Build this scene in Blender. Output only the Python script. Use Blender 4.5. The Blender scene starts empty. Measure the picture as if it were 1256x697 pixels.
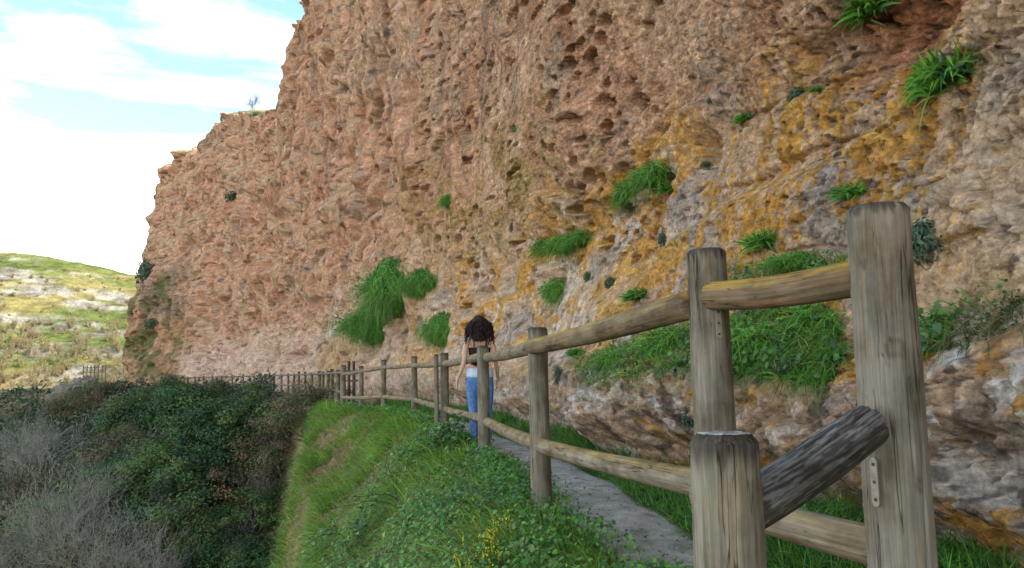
import bpy, math, random
import numpy as np
from mathutils import Vector, Matrix
from mathutils.bvhtree import BVHTree

random.seed(5)
rng = np.random.default_rng(11)
C = bpy.context.scene.collection
R = math.radians
EYE = 0.92
FPX = 950.0

# ------------------------------------------------------------------ camera
cam_d = bpy.data.cameras.new('camera')
cam = bpy.data.objects.new('camera', cam_d)
C.objects.link(cam)
cam_d.sensor_width = 36.0
cam_d.lens = FPX / 1256.0 * 36.0
cam_d.clip_start = 0.05
cam_d.clip_end = 3000
CAM_M = Matrix.Rotation(R(90 + 6.46), 4, 'X') @ Matrix.Rotation(R(-1.2), 4, 'Z')
cam.matrix_world = Matrix.Translation((0, 0, EYE)) @ CAM_M
bpy.context.scene.camera = cam
R3 = CAM_M.to_3x3()


def ray(u, v):
    return (R3 @ Vector(((u - 628) / FPX, -(v - 348.5) / FPX, -1.0))).normalized()


def at(u, v, y):
    d = ray(u, v)
    return Vector((0, 0, EYE)) + d * (y / d.y)


# ------------------------------------------------------------------ noise
_perm = np.random.default_rng(3).permutation(256).astype(np.int32)
_perm = np.concatenate([_perm, _perm, _perm])
_g = np.random.default_rng(4).normal(size=(256, 3))
_g = (_g / np.linalg.norm(_g, axis=1)[:, None]).astype(np.float32)


def perlin(x, y, z=0.0, seed=0):
    x, y, z = np.broadcast_arrays(np.float32(x), np.float32(y), np.float32(z))
    x = x + np.float32(seed * 17.13); y = y + np.float32(seed * 7.71); z = z + np.float32(seed * 3.37)
    xi = np.floor(x); yi = np.floor(y); zi = np.floor(z)
    xf = x - xi; yf = y - yi; zf = z - zi
    xi = xi.astype(np.int32) & 255; yi = yi.astype(np.int32) & 255; zi = zi.astype(np.int32) & 255
    fu = xf * xf * xf * (xf * (xf * 6 - 15) + 10)
    fv = yf * yf * yf * (yf * (yf * 6 - 15) + 10)
    fw = zf * zf * zf * (zf * (zf * 6 - 15) + 10)
    out = np.zeros_like(xf)
    for dx in (0, 1):
        wx = fu if dx else 1 - fu
        px = _perm[xi + dx]
        for dy in (0, 1):
            wy = fv if dy else 1 - fv
            py = _perm[px + yi + dy]
            for dz in (0, 1):
                wz = fw if dz else 1 - fw
                g = _g[_perm[py + zi + dz]]
                out += wx * wy * wz * (g[..., 0] * (xf - dx) + g[..., 1] * (yf - dy) + g[..., 2] * (zf - dz))
    return out * 1.5


def fbm(x, y, z=0.0, oct=4, seed=0, gain=0.5):
    s = 0; a = 1.0; f = 1.0
    for k in range(oct):
        s = s + a * perlin(np.multiply(x, f), np.multiply(y, f), np.multiply(z, f), seed + k)
        a *= gain; f *= 2.03
    return s


def _hash2(ix, iy, k):
    h = (ix * 73856093) ^ (iy * 19349663) ^ (k * 83492791)
    h = (h ^ (h >> 13)) * 1274126177
    h = h & 0x7fffffff
    return ((h >> 8) & 0xffff).astype(np.float32) / 65535.0


def worley(x, y, seed=0):
    ix = np.floor(x).astype(np.int64); iy = np.floor(y).astype(np.int64)
    f1 = np.full(x.shape, 9.0, np.float32); f2 = f1.copy(); cid = np.zeros(x.shape, np.float32)
    for dx in (-1, 0, 1):
        for dy in (-1, 0, 1):
            cx = ix + dx; cy = iy + dy
            px = cx + _hash2(cx, cy, seed * 5 + 1); py = cy + _hash2(cx, cy, seed * 5 + 2)
            d = np.sqrt((px - x) ** 2 + (py - y) ** 2).astype(np.float32)
            m = d < f1
            f2 = np.where(m, f1, np.minimum(f2, d))
            cid = np.where(m, _hash2(cx, cy, seed * 5 + 3), cid)
            f1 = np.where(m, d, f1)
    return f1, f2, cid


def sst(a, b, x):
    t = np.clip((x - a) / (b - a), 0, 1)
    return t * t * (3 - 2 * t)


def lerp(a, b, t):
    return a + (b - a) * t


def mixc(a, b, t):
    a = np.asarray(a, np.float32); b = np.asarray(b, np.float32)
    return a + (b - a) * np.asarray(t)[..., None]


# ------------------------------------------------------------------ mesh helpers
def new_mesh(name, V, F, mat=None, smooth=True, attrs=None):
    V = np.asarray(V, np.float32).reshape(-1, 3); F = np.asarray(F, np.int32)
    k = F.shape[1]
    me = bpy.data.meshes.new(name)
    me.vertices.add(len(V)); me.vertices.foreach_set('co', V.ravel())
    me.loops.add(F.size); me.loops.foreach_set('vertex_index', F.ravel())
    me.polygons.add(len(F))
    me.polygons.foreach_set('loop_start', np.arange(0, F.size, k, dtype=np.int32))
    me.polygons.foreach_set('loop_total', np.full(len(F), k, np.int32))
    me.polygons.foreach_set('use_smooth', np.full(len(F), bool(smooth)))
    for n, a in (attrs or {}).items():
        a = np.asarray(a, np.float32)
        t = 'FLOAT' if a.ndim == 1 else 'FLOAT_VECTOR'
        at_ = me.attributes.new(n, t, 'POINT')
        at_.data.foreach_set('value' if a.ndim == 1 else 'vector', a.ravel())
    me.update(calc_edges=True)
    me.validate()
    if mat:
        me.materials.append(mat)
    return me


def link(name, me, parent=None):
    o = bpy.data.objects.new(name, me)
    C.objects.link(o)
    if parent is not None:
        o.parent = parent
    return o


def tag(o, label=None, cat=None, group=None, kind=None):
    if label: o['label'] = label
    if cat: o['category'] = cat
    if group: o['group'] = group
    if kind: o['kind'] = kind
    return o


def empty(name, loc, label, cat, group=None):
    o = bpy.data.objects.new(name, None)
    o.empty_display_size = 0.1
    C.objects.link(o); o.location = loc
    return tag(o, label, cat, group)


def grid_faces(nu, nv, wrap=False):
    i = np.arange(nu if wrap else nu - 1)[:, None]; j = np.arange(nv - 1)[None, :]
    i2 = (i + 1) % nu
    return np.stack([i * nv + j, i2 * nv + j, i2 * nv + j + 1, i * nv + j + 1], -1).reshape(-1, 4)


class Bag:
    """collects pieces of equal face size into one mesh"""
    def __init__(self): self.V = []; self.F = []; self.A = {}; self.n = 0
    def add(self, V, F, **attrs):
        V = np.asarray(V, np.float32).reshape(-1, 3)
        self.V.append(V); self.F.append(np.asarray(F, np.int32) + self.n); self.n += len(V)
        for k, a in attrs.items(): self.A.setdefault(k, []).append(np.asarray(a, np.float32))
    def mesh(self, name, mat, smooth=True):
        return new_mesh(name, np.concatenate(self.V), np.concatenate(self.F), mat, smooth,
                        {k: np.concatenate(a) for k, a in self.A.items()})


# ------------------------------------------------------------------ materials
def M(name):
    m = bpy.data.materials.new(name); m.use_nodes = True
    nt = m.node_tree
    return m, nt, nt.nodes['Principled BSDF'], nt.nodes['Material Output']


def nd(nt, typ, **kw):
    n = nt.nodes.new(typ)
    for k, v in kw.items(): setattr(n, k, v)
    return n


def noise_node(nt, vec, scale, detail=4, rough=0.55):
    n = nd(nt, 'ShaderNodeTexNoise')
    n.inputs['Scale'].default_value = scale; n.inputs['Detail'].default_value = detail
    n.inputs['Roughness'].default_value = rough
    if vec is not None: nt.links.new(vec, n.inputs['Vector'])
    return n


def maprange(nt, sock, a, b, c, d):
    n = nd(nt, 'ShaderNodeMapRange')
    n.inputs[1].default_value = a; n.inputs[2].default_value = b; n.inputs[3].default_value = c; n.inputs[4].default_value = d
    nt.links.new(sock, n.inputs[0])
    return n.outputs[0]


def mul_color(nt, col, fac_sock):
    n = nd(nt, 'ShaderNodeVectorMath', operation='SCALE')
    nt.links.new(col, n.inputs[0]); nt.links.new(fac_sock, n.inputs['Scale'])
    return n.outputs[0]


def attr(nt, name):
    n = nd(nt, 'ShaderNodeAttribute'); n.attribute_name = name
    return n


def foliage_mat(name, translucent=0.3, rough=0.55):
    m, nt, b, out = M(name)
    a = attr(nt, 'col')
    b.inputs['Roughness'].default_value = rough
    b.inputs['Specular IOR Level'].default_value = 0.25
    nt.links.new(a.outputs['Vector'], b.inputs['Base Color'])
    tr = nd(nt, 'ShaderNodeBsdfTranslucent')
    nt.links.new(a.outputs['Vector'], tr.inputs['Color'])
    mx = nd(nt, 'ShaderNodeMixShader'); mx.inputs[0].default_value = translucent
    nt.links.new(b.outputs[0], mx.inputs[1]); nt.links.new(tr.outputs[0], mx.inputs[2])
    nt.links.new(mx.outputs[0], out.inputs['Surface'])
    return m


def solid_mat(name, col, rough=0.7, nscale=30, namp=0.25, bump=0.0, metal=0.0):
    m, nt, b, out = M(name)
    tc = nd(nt, 'ShaderNodeTexCoord')
    n = noise_node(nt, tc.outputs['Object'], nscale)
    f = maprange(nt, n.outputs[0], 0.25, 0.75, 1 - namp, 1 + namp)
    rgb = nd(nt, 'ShaderNodeCombineXYZ')
    for i in range(3): rgb.inputs[i].default_value = col[i]
    nt.links.new(mul_color(nt, rgb.outputs[0], f), b.inputs['Base Color'])
    b.inputs['Roughness'].default_value = rough; b.inputs['Metallic'].default_value = metal
    b.inputs['Specular IOR Level'].default_value = 0.3
    if bump:
        bp = nd(nt, 'ShaderNodeBump'); bp.inputs['Strength'].default_value = bump; bp.inputs['Distance'].default_value = 0.01
        nt.links.new(n.outputs[0], bp.inputs['Height']); nt.links.new(bp.outputs[0], b.inputs['Normal'])
    return m


def rock_mat(name, s1=9, s2=38, bump=0.6, dist=0.03):
    m, nt, b, out = M(name)
    a = attr(nt, 'col')
    geo = nd(nt, 'ShaderNodeNewGeometry')
    n1 = noise_node(nt, geo.outputs['Position'], s1, 6, 0.65)
    n2 = noise_node(nt, geo.outputs['Position'], s2, 5, 0.7)
    f1 = maprange(nt, n1.outputs[0], 0.3, 0.7, 0.6, 1.4)
    f2 = maprange(nt, n2.outputs[0], 0.3, 0.7, 0.6, 1.4)
    c = mul_color(nt, mul_color(nt, a.outputs['Vector'], f1), f2)
    nt.links.new(c, b.inputs['Base Color'])
    b.inputs['Roughness'].default_value = 0.95
    b.inputs['Specular IOR Level'].default_value = 0.1
    vo = nd(nt, 'ShaderNodeTexVoronoi'); vo.inputs['Scale'].default_value = s2 * 0.55
    nt.links.new(geo.outputs['Position'], vo.inputs['Vector'])
    ad = nd(nt, 'ShaderNodeMath', operation='ADD'); nt.links.new(n2.outputs[0], ad.inputs[0])
    ad2 = nd(nt, 'ShaderNodeMath', operation='MULTIPLY'); ad2.inputs[1].default_value = 0.5
    nt.links.new(vo.outputs['Distance'], ad2.inputs[0]); nt.links.new(ad2.outputs[0], ad.inputs[1])
    bp = nd(nt, 'ShaderNodeBump'); bp.inputs['Strength'].default_value = bump; bp.inputs['Distance'].default_value = dist
    nt.links.new(ad.outputs[0], bp.inputs['Height']); nt.links.new(bp.outputs[0], b.inputs['Normal'])
    return m


def wood_mat(name):
    """weathered log: colours along the grain from 'wood' coordinates, tint from 'col'"""
    m, nt, b, out = M(name)
    w = attr(nt, 'wood'); a = attr(nt, 'col')
    def mapped(sx, sz):
        mp = nd(nt, 'ShaderNodeMapping'); mp.inputs['Scale'].default_value = (sx, sx, sz)
        nt.links.new(w.outputs['Vector'], mp.inputs['Vector']); return mp.outputs[0]
    g1 = noise_node(nt, mapped(55, 2.2), 1.0, 6, 0.65)       # grain streaks
    g2 = noise_node(nt, mapped(140, 5), 1.0, 4, 0.6)         # fine grain
    bl = noise_node(nt, mapped(9, 5), 1.0, 4, 0.6)           # blotches
    cr = noise_node(nt, mapped(26, 1.1), 1.0, 3, 0.5)        # checks
    f = maprange(nt, g1.outputs[0], 0.3, 0.7, 0.66, 1.3)
    f2 = maprange(nt, g2.outputs[0], 0.3, 0.7, 0.76, 1.24)
    c = mul_color(nt, mul_color(nt, a.outputs['Vector'], f), f2)
    mx = nd(nt, 'ShaderNodeMix', data_type='RGBA'); mx.blend_type = 'MULTIPLY'
    fb = maprange(nt, bl.outputs[0], 0.40, 0.66, 0.0, 0.95)
    nt.links.new(fb, mx.inputs['Factor']); nt.links.new(c, mx.inputs[6])
    mx.inputs[7].default_value = (0.50, 0.46, 0.42, 1)
    # thin dark checks where the noise crosses its mean
    d = nd(nt, 'ShaderNodeMath', operation='SUBTRACT'); d.inputs[1].default_value = 0.5; nt.links.new(cr.outputs[0], d.inputs[0])
    ab = nd(nt, 'ShaderNodeMath', operation='ABSOLUTE'); nt.links.new(d.outputs[0], ab.inputs[0])
    msk = noise_node(nt, mapped(12, 1.6), 1.0, 2, 0.5)
    mo = maprange(nt, msk.outputs[0], 0.40, 0.54, 0.03, 0.0)
    ab2 = nd(nt, 'ShaderNodeMath', operation='ADD'); nt.links.new(ab.outputs[0], ab2.inputs[0]); nt.links.new(mo, ab2.inputs[1]); ab = ab2
    ck = maprange(nt, ab.outputs[0], 0.0, 0.012, 0.0, 1.0)
    ckc = maprange(nt, ab.outputs[0], 0.0, 0.013, 0.2, 1.0)
    cr2 = noise_node(nt, mapped(60, 2.6), 1.0, 2, 0.5)
    d2 = nd(nt, 'ShaderNodeMath', operation='SUBTRACT'); d2.inputs[1].default_value = 0.5; nt.links.new(cr2.outputs[0], d2.inputs[0])
    a2 = nd(nt, 'ShaderNodeMath', operation='ABSOLUTE'); nt.links.new(d2.outputs[0], a2.inputs[0])
    msk2 = noise_node(nt, mapped(20, 3.0), 1.0, 2, 0.5)
    a3 = nd(nt, 'ShaderNodeMath', operation='ADD'); nt.links.new(a2.outputs[0], a3.inputs[0]); nt.links.new(maprange(nt, msk2.outputs[0], 0.45, 0.58, 0.04, 0.0), a3.inputs[1])
    ckc2 = maprange(nt, a3.outputs[0], 0.0, 0.02, 0.45, 1.0)
    nt.links.new(mul_color(nt, mul_color(nt, mx.outputs[2], ckc), ckc2), b.inputs['Base Color'])
    b.inputs['Roughness'].default_value = 0.85
    b.inputs['Specular IOR Level'].default_value = 0.2
    ad = nd(nt, 'ShaderNodeMath', operation='ADD')
    k1 = nd(nt, 'ShaderNodeMath', operation='MULTIPLY'); k1.inputs[1].default_value = 0.45
    nt.links.new(g1.outputs[0], k1.inputs[0]); nt.links.new(k1.outputs[0], ad.inputs[0]); nt.links.new(ck, ad.inputs[1])
    bp = nd(nt, 'ShaderNodeBump'); bp.inputs['Strength'].default_value = 0.7; bp.inputs['Distance'].default_value = 0.006
    nt.links.new(ad.outputs[0], bp.inputs['Height']); nt.links.new(bp.outputs[0], b.inputs['Normal'])
    return m


MAT_CLIFF = rock_mat('cliff_rock', 9, 34, 0.9, 0.05)
MAT_HILL = rock_mat('hill_rock', 0.35, 1.6, 0.5, 0.5)
MAT_SOIL = rock_mat('soil', 5, 26, 0.5, 0.03)
MAT_WOOD = wood_mat('weathered_wood')
MAT_GRASS = foliage_mat('grass_blades', 0.35)
MAT_LEAF = foliage_mat('leaves', 0.25, 0.5)
MAT_TWIG = foliage_mat('twigs', 0.0, 0.9)
MAT_STEEL = solid_mat('galvanised_steel', (0.28, 0.25, 0.21), 0.6, 60, 0.3, 0.1, 0.35)
MAT_BOLT = solid_mat('dark_bolt', (0.05, 0.045, 0.04), 0.6, 60, 0.2)

# ------------------------------------------------------------------ plan of the place
FY = np.array([-30, 2.1, 2.85, 5.14, 8.7, 12.4, 16.7, 19.5, 21, 23.4, 35, 47, 58, 78, 100, 115, 135, 170, 300, 1500])
FX = np.array([7.2, .99, .71, .17, -.32, -1.08, -2.11, -3.24, -4.2, -5.1, -8.75, -13.7, -19.4, -34, -54, -76, -110, -200, -600, -4000.])
_fy = np.linspace(-30, 300, 3301)
_fx = np.interp(_fy, FY, FX)
_k = np.exp(-np.linspace(-2, 2, 21) ** 2); _k /= _k.sum()
_fxs = np.convolve(np.pad(_fx, 10, mode='edge'), _k, 'valid')


def xf(y):
    return np.where(y < 299, np.interp(y, _fy, _fxs), np.interp(y, FY, FX))


def left_of_fence(x, y):
    sl = (xf(y + 0.5) - xf(y - 0.5))
    return (xf(y) - x) / np.sqrt(1 + sl * sl)


def terrain(x, y):
    x = np.asarray(x, float); y = np.asarray(y, float)
    dl = left_of_fence(x, y)
    shelf = 0.22 + 2.0 * (1 - sst(1.0, 3.0, y))
    crest = np.interp(y, [-5, 2, 10, 18, 20, 22, 24], [3.5, 2.8, 1.9, 2.0, 1.6, 1.0, 0.6])
    e = np.maximum(dl - shelf, 0)
    crest = np.maximum(crest - shelf, 0.3)
    slope = 0.25 + 0.7 * sst(0, 0.9, e)
    near = -np.minimum(e, crest) * slope
    e2 = np.maximum(e - crest, 0)
    near = near - np.minimum(e2 * 6.0, 7.5) - np.maximum(e2 - 1.25, 0) * 0.3
    far = -0.55 * np.maximum(dl - 1.2, 0)
    w = sst(23, 34, y)
    h = near * (1 - w) + far * w
    h = np.maximum(h, -16 - 0.5 * sst(0, 30, -h - 16))
    # noise away from the path
    a = sst(0.25, 2.0, dl)
    h = h + a * (0.26 * fbm(x * .9, y * .7, 0, 3, 21) + 0.6 * a * sst(4, 15, dl) * fbm(x * .15, y * .15, 0, 3, 5))
    h = h + 0.012 * fbm(x * 4, y * 4, 0, 2, 9) - 0.02 - 0.06 * sst(.1, -.1, dl)
    return h


# ------------------------------------------------------------------ ground sheet
def build_ground():
    th = np.concatenate([np.linspace(-180, -60, 40, endpoint=False), np.linspace(-60, 45, 460, endpoint=False), np.linspace(45, 180, 40)])
    r = np.concatenate([[0.02], np.geomspace(0.4, 1400, 560)])
    T, Rr = np.meshgrid(np.radians(th), r, indexing='ij')
    x = np.sin(T) * Rr; y = np.cos(T) * Rr
    z = terrain(x, y)
    inside = sst(-1.2, -2.5, left_of_fence(x, y)) * sst(-40, -20, y)
    V = np.stack([x, y, z], -1)
    n1 = fbm(x * .8, y * .8, z * .8, 4, 2); n2 = fbm(x * 3, y * 3, z * 3, 3, 8)
    dl = left_of_fence(x, y)
    col = mixc((.16, .11, .06), (.26, .19, .10), sst(-.4, .5, n1))
    col = mixc(col.reshape(-1, 3), (.07, .10, .03), (sst(-.1, .5, n2) * .7).ravel())
    col = mixc(col, (.05, .065, .035), (sst(4, 8, dl) * .7).ravel())
    me = new_mesh('ground', V, grid_faces(len(th), len(r))[:, ::-1], MAT_SOIL, True, {'col': col})
    tag(link('ground', me), kind='structure')


build_ground()


# ------------------------------------------------------------------ concrete path
def build_path():
    ys = np.concatenate([np.linspace(-6, 26, 320), np.linspace(26.3, 100, 120)])
    nx = 15
    prof = np.linspace(0, 1, nx)
    V = []
    for y in ys:
        x0 = float(xf(y)) + 0.16 + 0.05 * math.sin(y * 1.3) + 0.03 * math.sin(y * 4.1)
        w = 0.64 + 0.07 * math.sin(y * .9 + 1)
        row = []
        for k, t in enumerate(prof):
            z = -0.025 + 0.01 * math.sin(t * 3.1)
            if k == 0: z = -0.2
            if k == 1: z = -0.032
            if k == nx - 1: z = -0.2
            tt = 0.0 if k == 0 else (0.012 if k == 1 else t)
            row.append((x0 + tt * w, y, z))
        V.append(row)
    V = np.array(V)
    V[:, :, 0] += 0.02 * fbm(V[:, :, 0] * 6, V[:, :, 1] * 6, 0, 3, 3)
    V[:, :, 2] += 0.003 * fbm(V[:, :, 0] * 3, V[:, :, 1] * 3, 0, 3, 6)
    x, y = V[..., 0], V[..., 1]
    n = fbm(x * 1.6, y * 1.6, 0, 4, 12)
    col = mixc((.31, .285, .245), (.40, .37, .32), sst(-.5, .5, n))
    n2 = fbm(x * 9, y * 9, 0, 3, 14)
    col = mixc(col, (.17, .13, .09), sst(.35, .7, n2) * .8)
    t = np.broadcast_to(prof, x.shape)
    edge = np.minimum(t, 1 - t)
    col = mixc(col, (.2, .16, .1), sst(.16, .0, edge + .1 * n2) * .6)
    me = new_mesh('path', V, grid_faces(len(ys), nx)[:, ::-1], rock_mat('path_concrete', 5, 70, 0.15, 0.004), True, {'col': col.reshape(-1, 3)})
    tag(link('path', me), kind='structure')


build_path()

# ------------------------------------------------------------------ cliff
LIP = np.array([(14, -40), (8.2, -20), (3.6, -5), (2.2, 0), (1.92, 2), (1.8, 3.0), (1.70, 4.4), (1.38, 5.9), (.72, 8.8), (.14, 11.3), (-1.45, 18), (-3.5, 25),
                (-6.9, 35), (-11.6, 47), (-17.2, 58), (-31, 79), (-40, 89.5), (-44, 95), (-44.5, 99), (-42, 105), (-34, 112), (-15, 122), (10, 130)], float)


def catmull(P, n):
    out = []
    Q = np.vstack([2 * P[0] - P[1], P, 2 * P[-1] - P[-2]])
    for i in range(1, len(Q) - 2):
        t = np.linspace(0, 1, n, endpoint=False)[:, None]
        a, b, c, d = Q[i - 1], Q[i], Q[i + 1], Q[i + 2]
        out.append(.5 * ((2 * b) + (c - a) * t + (2 * a - 5 * b + 4 * c - d) * t ** 2 + (3 * b - a - 3 * c + d) * t ** 3))
    out.append(P[-1:]); return np.concatenate(out)


_lc = catmull(LIP, 400)
_ls = np.concatenate([[0], np.cumsum(np.linalg.norm(np.diff(_lc, axis=0), axis=1))])


def build_cliff():
    # stations along the curve, spaced by distance from the viewer
    dist = np.hypot(_lc[:, 0], _lc[:, 1])
    onview = (_lc[:, 1] > 1.2)
    dens = 1.0 / np.where(onview, 0.0042 * np.maximum(dist, 2.2), 0.08 + .02 * dist)
    dens = np.where((dist > 30) & onview, 1.0 / (0.0030 * dist), dens)
    dens[_lc[:, 1] > 108] = .5
    cum = np.concatenate([[0], np.cumsum(.5 * (dens[1:] + dens[:-1]) * np.diff(_ls))])
    N = int(cum[-1])
    S = np.interp(np.linspace(0, cum[-1], N), cum, _ls)
    bx = np.interp(S, _ls, _lc[:, 0]); by = np.interp(S, _ls, _lc[:, 1])
    e = 0.6
    tx = np.interp(S + e, _ls, _lc[:, 0]) - np.interp(S - e, _ls, _lc[:, 0])
    ty = np.interp(S + e, _ls, _lc[:, 1]) - np.interp(S - e, _ls, _lc[:, 1])
    l = np.hypot(tx, ty); tx /= l; ty /= l
    nx, ny = -ty, tx                       # outward (towards the gorge)
    ztop = np.interp(by, [-50, 45, 54, 60, 61.3, 68, 74, 78, 83, 89, 94, 96.5, 112],
                     [32, 30.3, 28.3, 27.8, 22.8, 24.4, 26.8, 28.0, 26.6, 26.8, 25.4, 22.5, 20])
    ztop = ztop + 0.5 * fbm(S * .5, 0 * S, 0, 4, 77)
    # rows
    J1, J2 = 500, 16
    d = np.maximum(np.hypot(bx, by), 2.2)
    zvis = np.minimum(np.minimum(EYE + .6 * d + .6, ztop - .3), ztop - .3)
    t1 = np.linspace(0, 1, J1)
    Z1 = -0.6 + (zvis[:, None] + 0.6) * t1[None, :]
    t2 = np.linspace(1 / J2, 1, J2)
    Z2 = zvis[:, None] + (ztop - zvis)[:, None] * t2[None, :]
    Z = np.concatenate([Z1, Z2], 1)
    Sg = np.broadcast_to(S[:, None], Z.shape); Yg = np.broadcast_to(by[:, None], Z.shape)
    asp_ = np.interp(by, [2.5, 5, 9, 20, 32, 60], [1.0, .72, .52, .42, .55, .85])
    S2 = np.concatenate([[0], np.cumsum(.5 * (asp_[1:] + asp_[:-1]) * np.diff(S))])
    Tg = np.broadcast_to(S2[:, None], Z.shape)
    wn = 1 - sst(17, 38, Yg)
    wend = sst(68, 90, Yg)
    zw = Z + wn * (.14 * perlin(Sg * .55, 0 * Z, 0, 31) + .06 * perlin(Sg * 2.1, 0 * Z, 0, 32)) - .12 * wn * sst(7, 16, Yg)
    on = np.interp(zw, [-1, 0, .22, .38, .5, .85, 1.0, 1.2, 1.5, 2.2, 3.0, 3.3, 4, 6, 10, 16, 22, 27],
                   [.42, .38, .28, .08, .0, .05, .16, .42, .55, .78, .98, .9, .72, .7, .8, .9, 1.0, 1.3])
    ofar = np.interp(Z, [-1, 0, 2, 4, 10, 18, 22, 25], [-.9, -.6, -.1, .1, .2, .2, .2, .5])
    oend = np.interp(Z, [-1, 0, 4, 8, 11, 13.5, 18, 24], [-3.6, -3.0, -2.4, -2.1, -1.9, -1.1, -.9, -.1])
    o = on * wn + ofar * (1 - wn) * (1 - wend) + oend * (1 - wn) * wend
    Px = bx[:, None] - nx[:, None] * o; Py = by[:, None] - ny[:, None] * o
    disp = np.zeros_like(Z)
    far = 1 - wn
    disp += (.20 * wn + .9 * far) * fbm(Px * .2, Py * .2, Z * .2, 3, 1)
    disp += (.10 * wn + .26 * far) * fbm(Sg * .55, Z * .6, 0, 3, 41)
    # bedding breaks: faces that lean out and step back under themselves, here and there
    q = (Z + .35 * fbm(Sg * .35, Z * .25, 0, 3, 50) + .12 * Sg * sst(24, 8, Yg)) / (1.35 * wn + 3.6 * far)
    fr = q - np.floor(q)
    bm = sst(-.05, .35, fbm(Sg * .22, Z * .35, 0, 2, 43))
    disp += bm * (.27 * wn + .55 * far) * (fr - sst(.80, .98, fr))
    # broad runnels and a few long cracks
    disp += far * .30 * fbm(Sg * .45, Z * .10, 0, 3, 44)
    ck = np.abs(perlin(Sg * .5 + .25 * perlin(Sg, Z * .7, 0, 45), Z * .16, 0, 46))
    disp -= far * .7 * np.exp(-(ck / .035) ** 2)
    ck = np.abs(perlin(Tg * 1.3 + .45 * Z, Z * .5, 0, 47)); cmk = sst(0, .4, perlin(Sg * .4, Z * .4, 0, 58))
    disp -= wn * cmk * .10 * np.exp(-(ck / .03) ** 2)
    # blocks
    wx = Tg + .2 * perlin(Tg * 1.5, Z * 1.5, 0, 46); wz = Z + .2 * perlin(Tg * 1.5, Z * 1.5, 0, 47)
    f1, f2, cid = worley(wx * 1.7, wz * 2.0, 1)
    disp += wn * sst(9, 4, Yg) * ((cid - .5) * .13 * sst(0, .25, f2 - f1) - .05 * (1 - sst(0, .10, f2 - f1)))
    f1, f2, cid = worley(wx * .5, wz * .42, 2)
    disp += far * ((cid - .5) * .20 * sst(0, .2, f2 - f1) - .08 * (1 - sst(0, .06, f2 - f1)))
    f1, f2, cid = worley(wx * 5.5, wz * 6.0, 3)
    disp += wn * sst(8, 3, Yg) * ((cid - .5) * .05 * sst(0, .25, f2 - f1) - .018 * (1 - sst(0, .12, f2 - f1)))
    # grain; on the near wall it runs on a slant, down towards the far end
    rough = .7 + .7 * perlin(Sg * .3, Z * .5, 0, 60)
    sl_ = .55 * sst(3.2, 7, Yg)
    Lc = -Tg + sl_ * Z; Tc = Z + sl_ * Tg
    fineY = sst(15, 6, Yg); midY = sst(32, 14, Yg)
    disp += wn * rough * (.030 * perlin(Lc * 5, Tc * 6, 0, 49) + .030 * perlin(Lc * 13, Tc * 15, 0, 55) * midY + .020 * perlin(Lc * 30, Tc * 34, 0, 51) * fineY)
    disp += wn * rough * .022 * (1 - 2 * np.abs(perlin(Lc * 9, Tc * 12, 0, 56))) * midY
    disp += wn * sst(1.0, .75, Z) * (.05 * perlin(Tg * 6, Z * 2.2, 0, 66) + .035 * (1 - 2 * np.abs(perlin(Tg * 11, Z * 5, 0, 67))))
    disp += far * rough * (.08 * perlin(Tg * 1.6, Z * .8, 0, 52) + .065 * perlin(Tg * 4.0, Z * 2.0, 0, 53) + .07 * perlin(Tg * 8, Z * 4.5, 0, 54))
    disp += far * .06 * (1 - 2 * np.abs(perlin(Tg * 2.6, Z * .8, 0, 57)))
    # erosion pits, from finger-sized near the viewer to niches far off
    pitmask = sst(-.15, .3, fbm(Sg * .25, Z * .45, 0, 3, 61)) * sst(1.2, 3.2, Z + .6 * perlin(Sg * .5, Z * .5, 0, 62)) + .10
    for sc, dep, wgt, sd in ((8.0, .10, sst(11, 5, Yg), 11), (4.2, .22, sst(26, 10, Yg), 12), (2.6, .34, sst(6, 13, Yg) * sst(46, 28, Yg), 13),
                             (1.6, .50, sst(18, 30, Yg), 14), (.8, .9, sst(30, 50, Yg) * .8, 15)):
        u_ = np.where(Yg < 26, Lc * .85, -Tg); v_ = np.where(Yg < 26, Tc, Z * .6)
        qx = u_ * sc + .4 * perlin(u_ * sc * .5, v_ * sc * .5, 0, sd); qz = v_ * sc + .4 * perlin(u_ * sc * .5, v_ * sc * .5, 0, sd + 5)
        f1, f2, cid = worley(qx, qz, sd)
        rad = .10 + .30 * cid * cid
        pit = (1 - sst(rad * .65, rad, f1)) * (cid > .35)
        disp -= pit * np.clip(pitmask, 0, 1) * wgt * dep
    # crumbly nodules with gaps between them
    for cell, wgt, sd in ((.045, sst(8, 4, Yg), 21), (.09, sst(3, 7, Yg) * sst(22, 12, Yg), 22), (.19, sst(10, 18, Yg) * sst(48, 30, Yg), 23), (.4, sst(28, 44, Yg), 24)):
        u_ = np.where(Yg < 26, Lc, -Tg) / cell; v_ = np.where(Yg < 26, Tc, Z * .6) / cell
        w1 = .4 * perlin(u_ * .35, v_ * .35, 0, sd)
        f1, f2, cid = worley(u_ + w1, v_ - w1, sd)
        disp += wgt * cell * (.38 * (cid - .5) * sst(.0, .35, f2 - f1) - .20 * (1 - sst(0, .2, f2 - f1))) * np.clip(rough, .3, 1.3)
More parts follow.
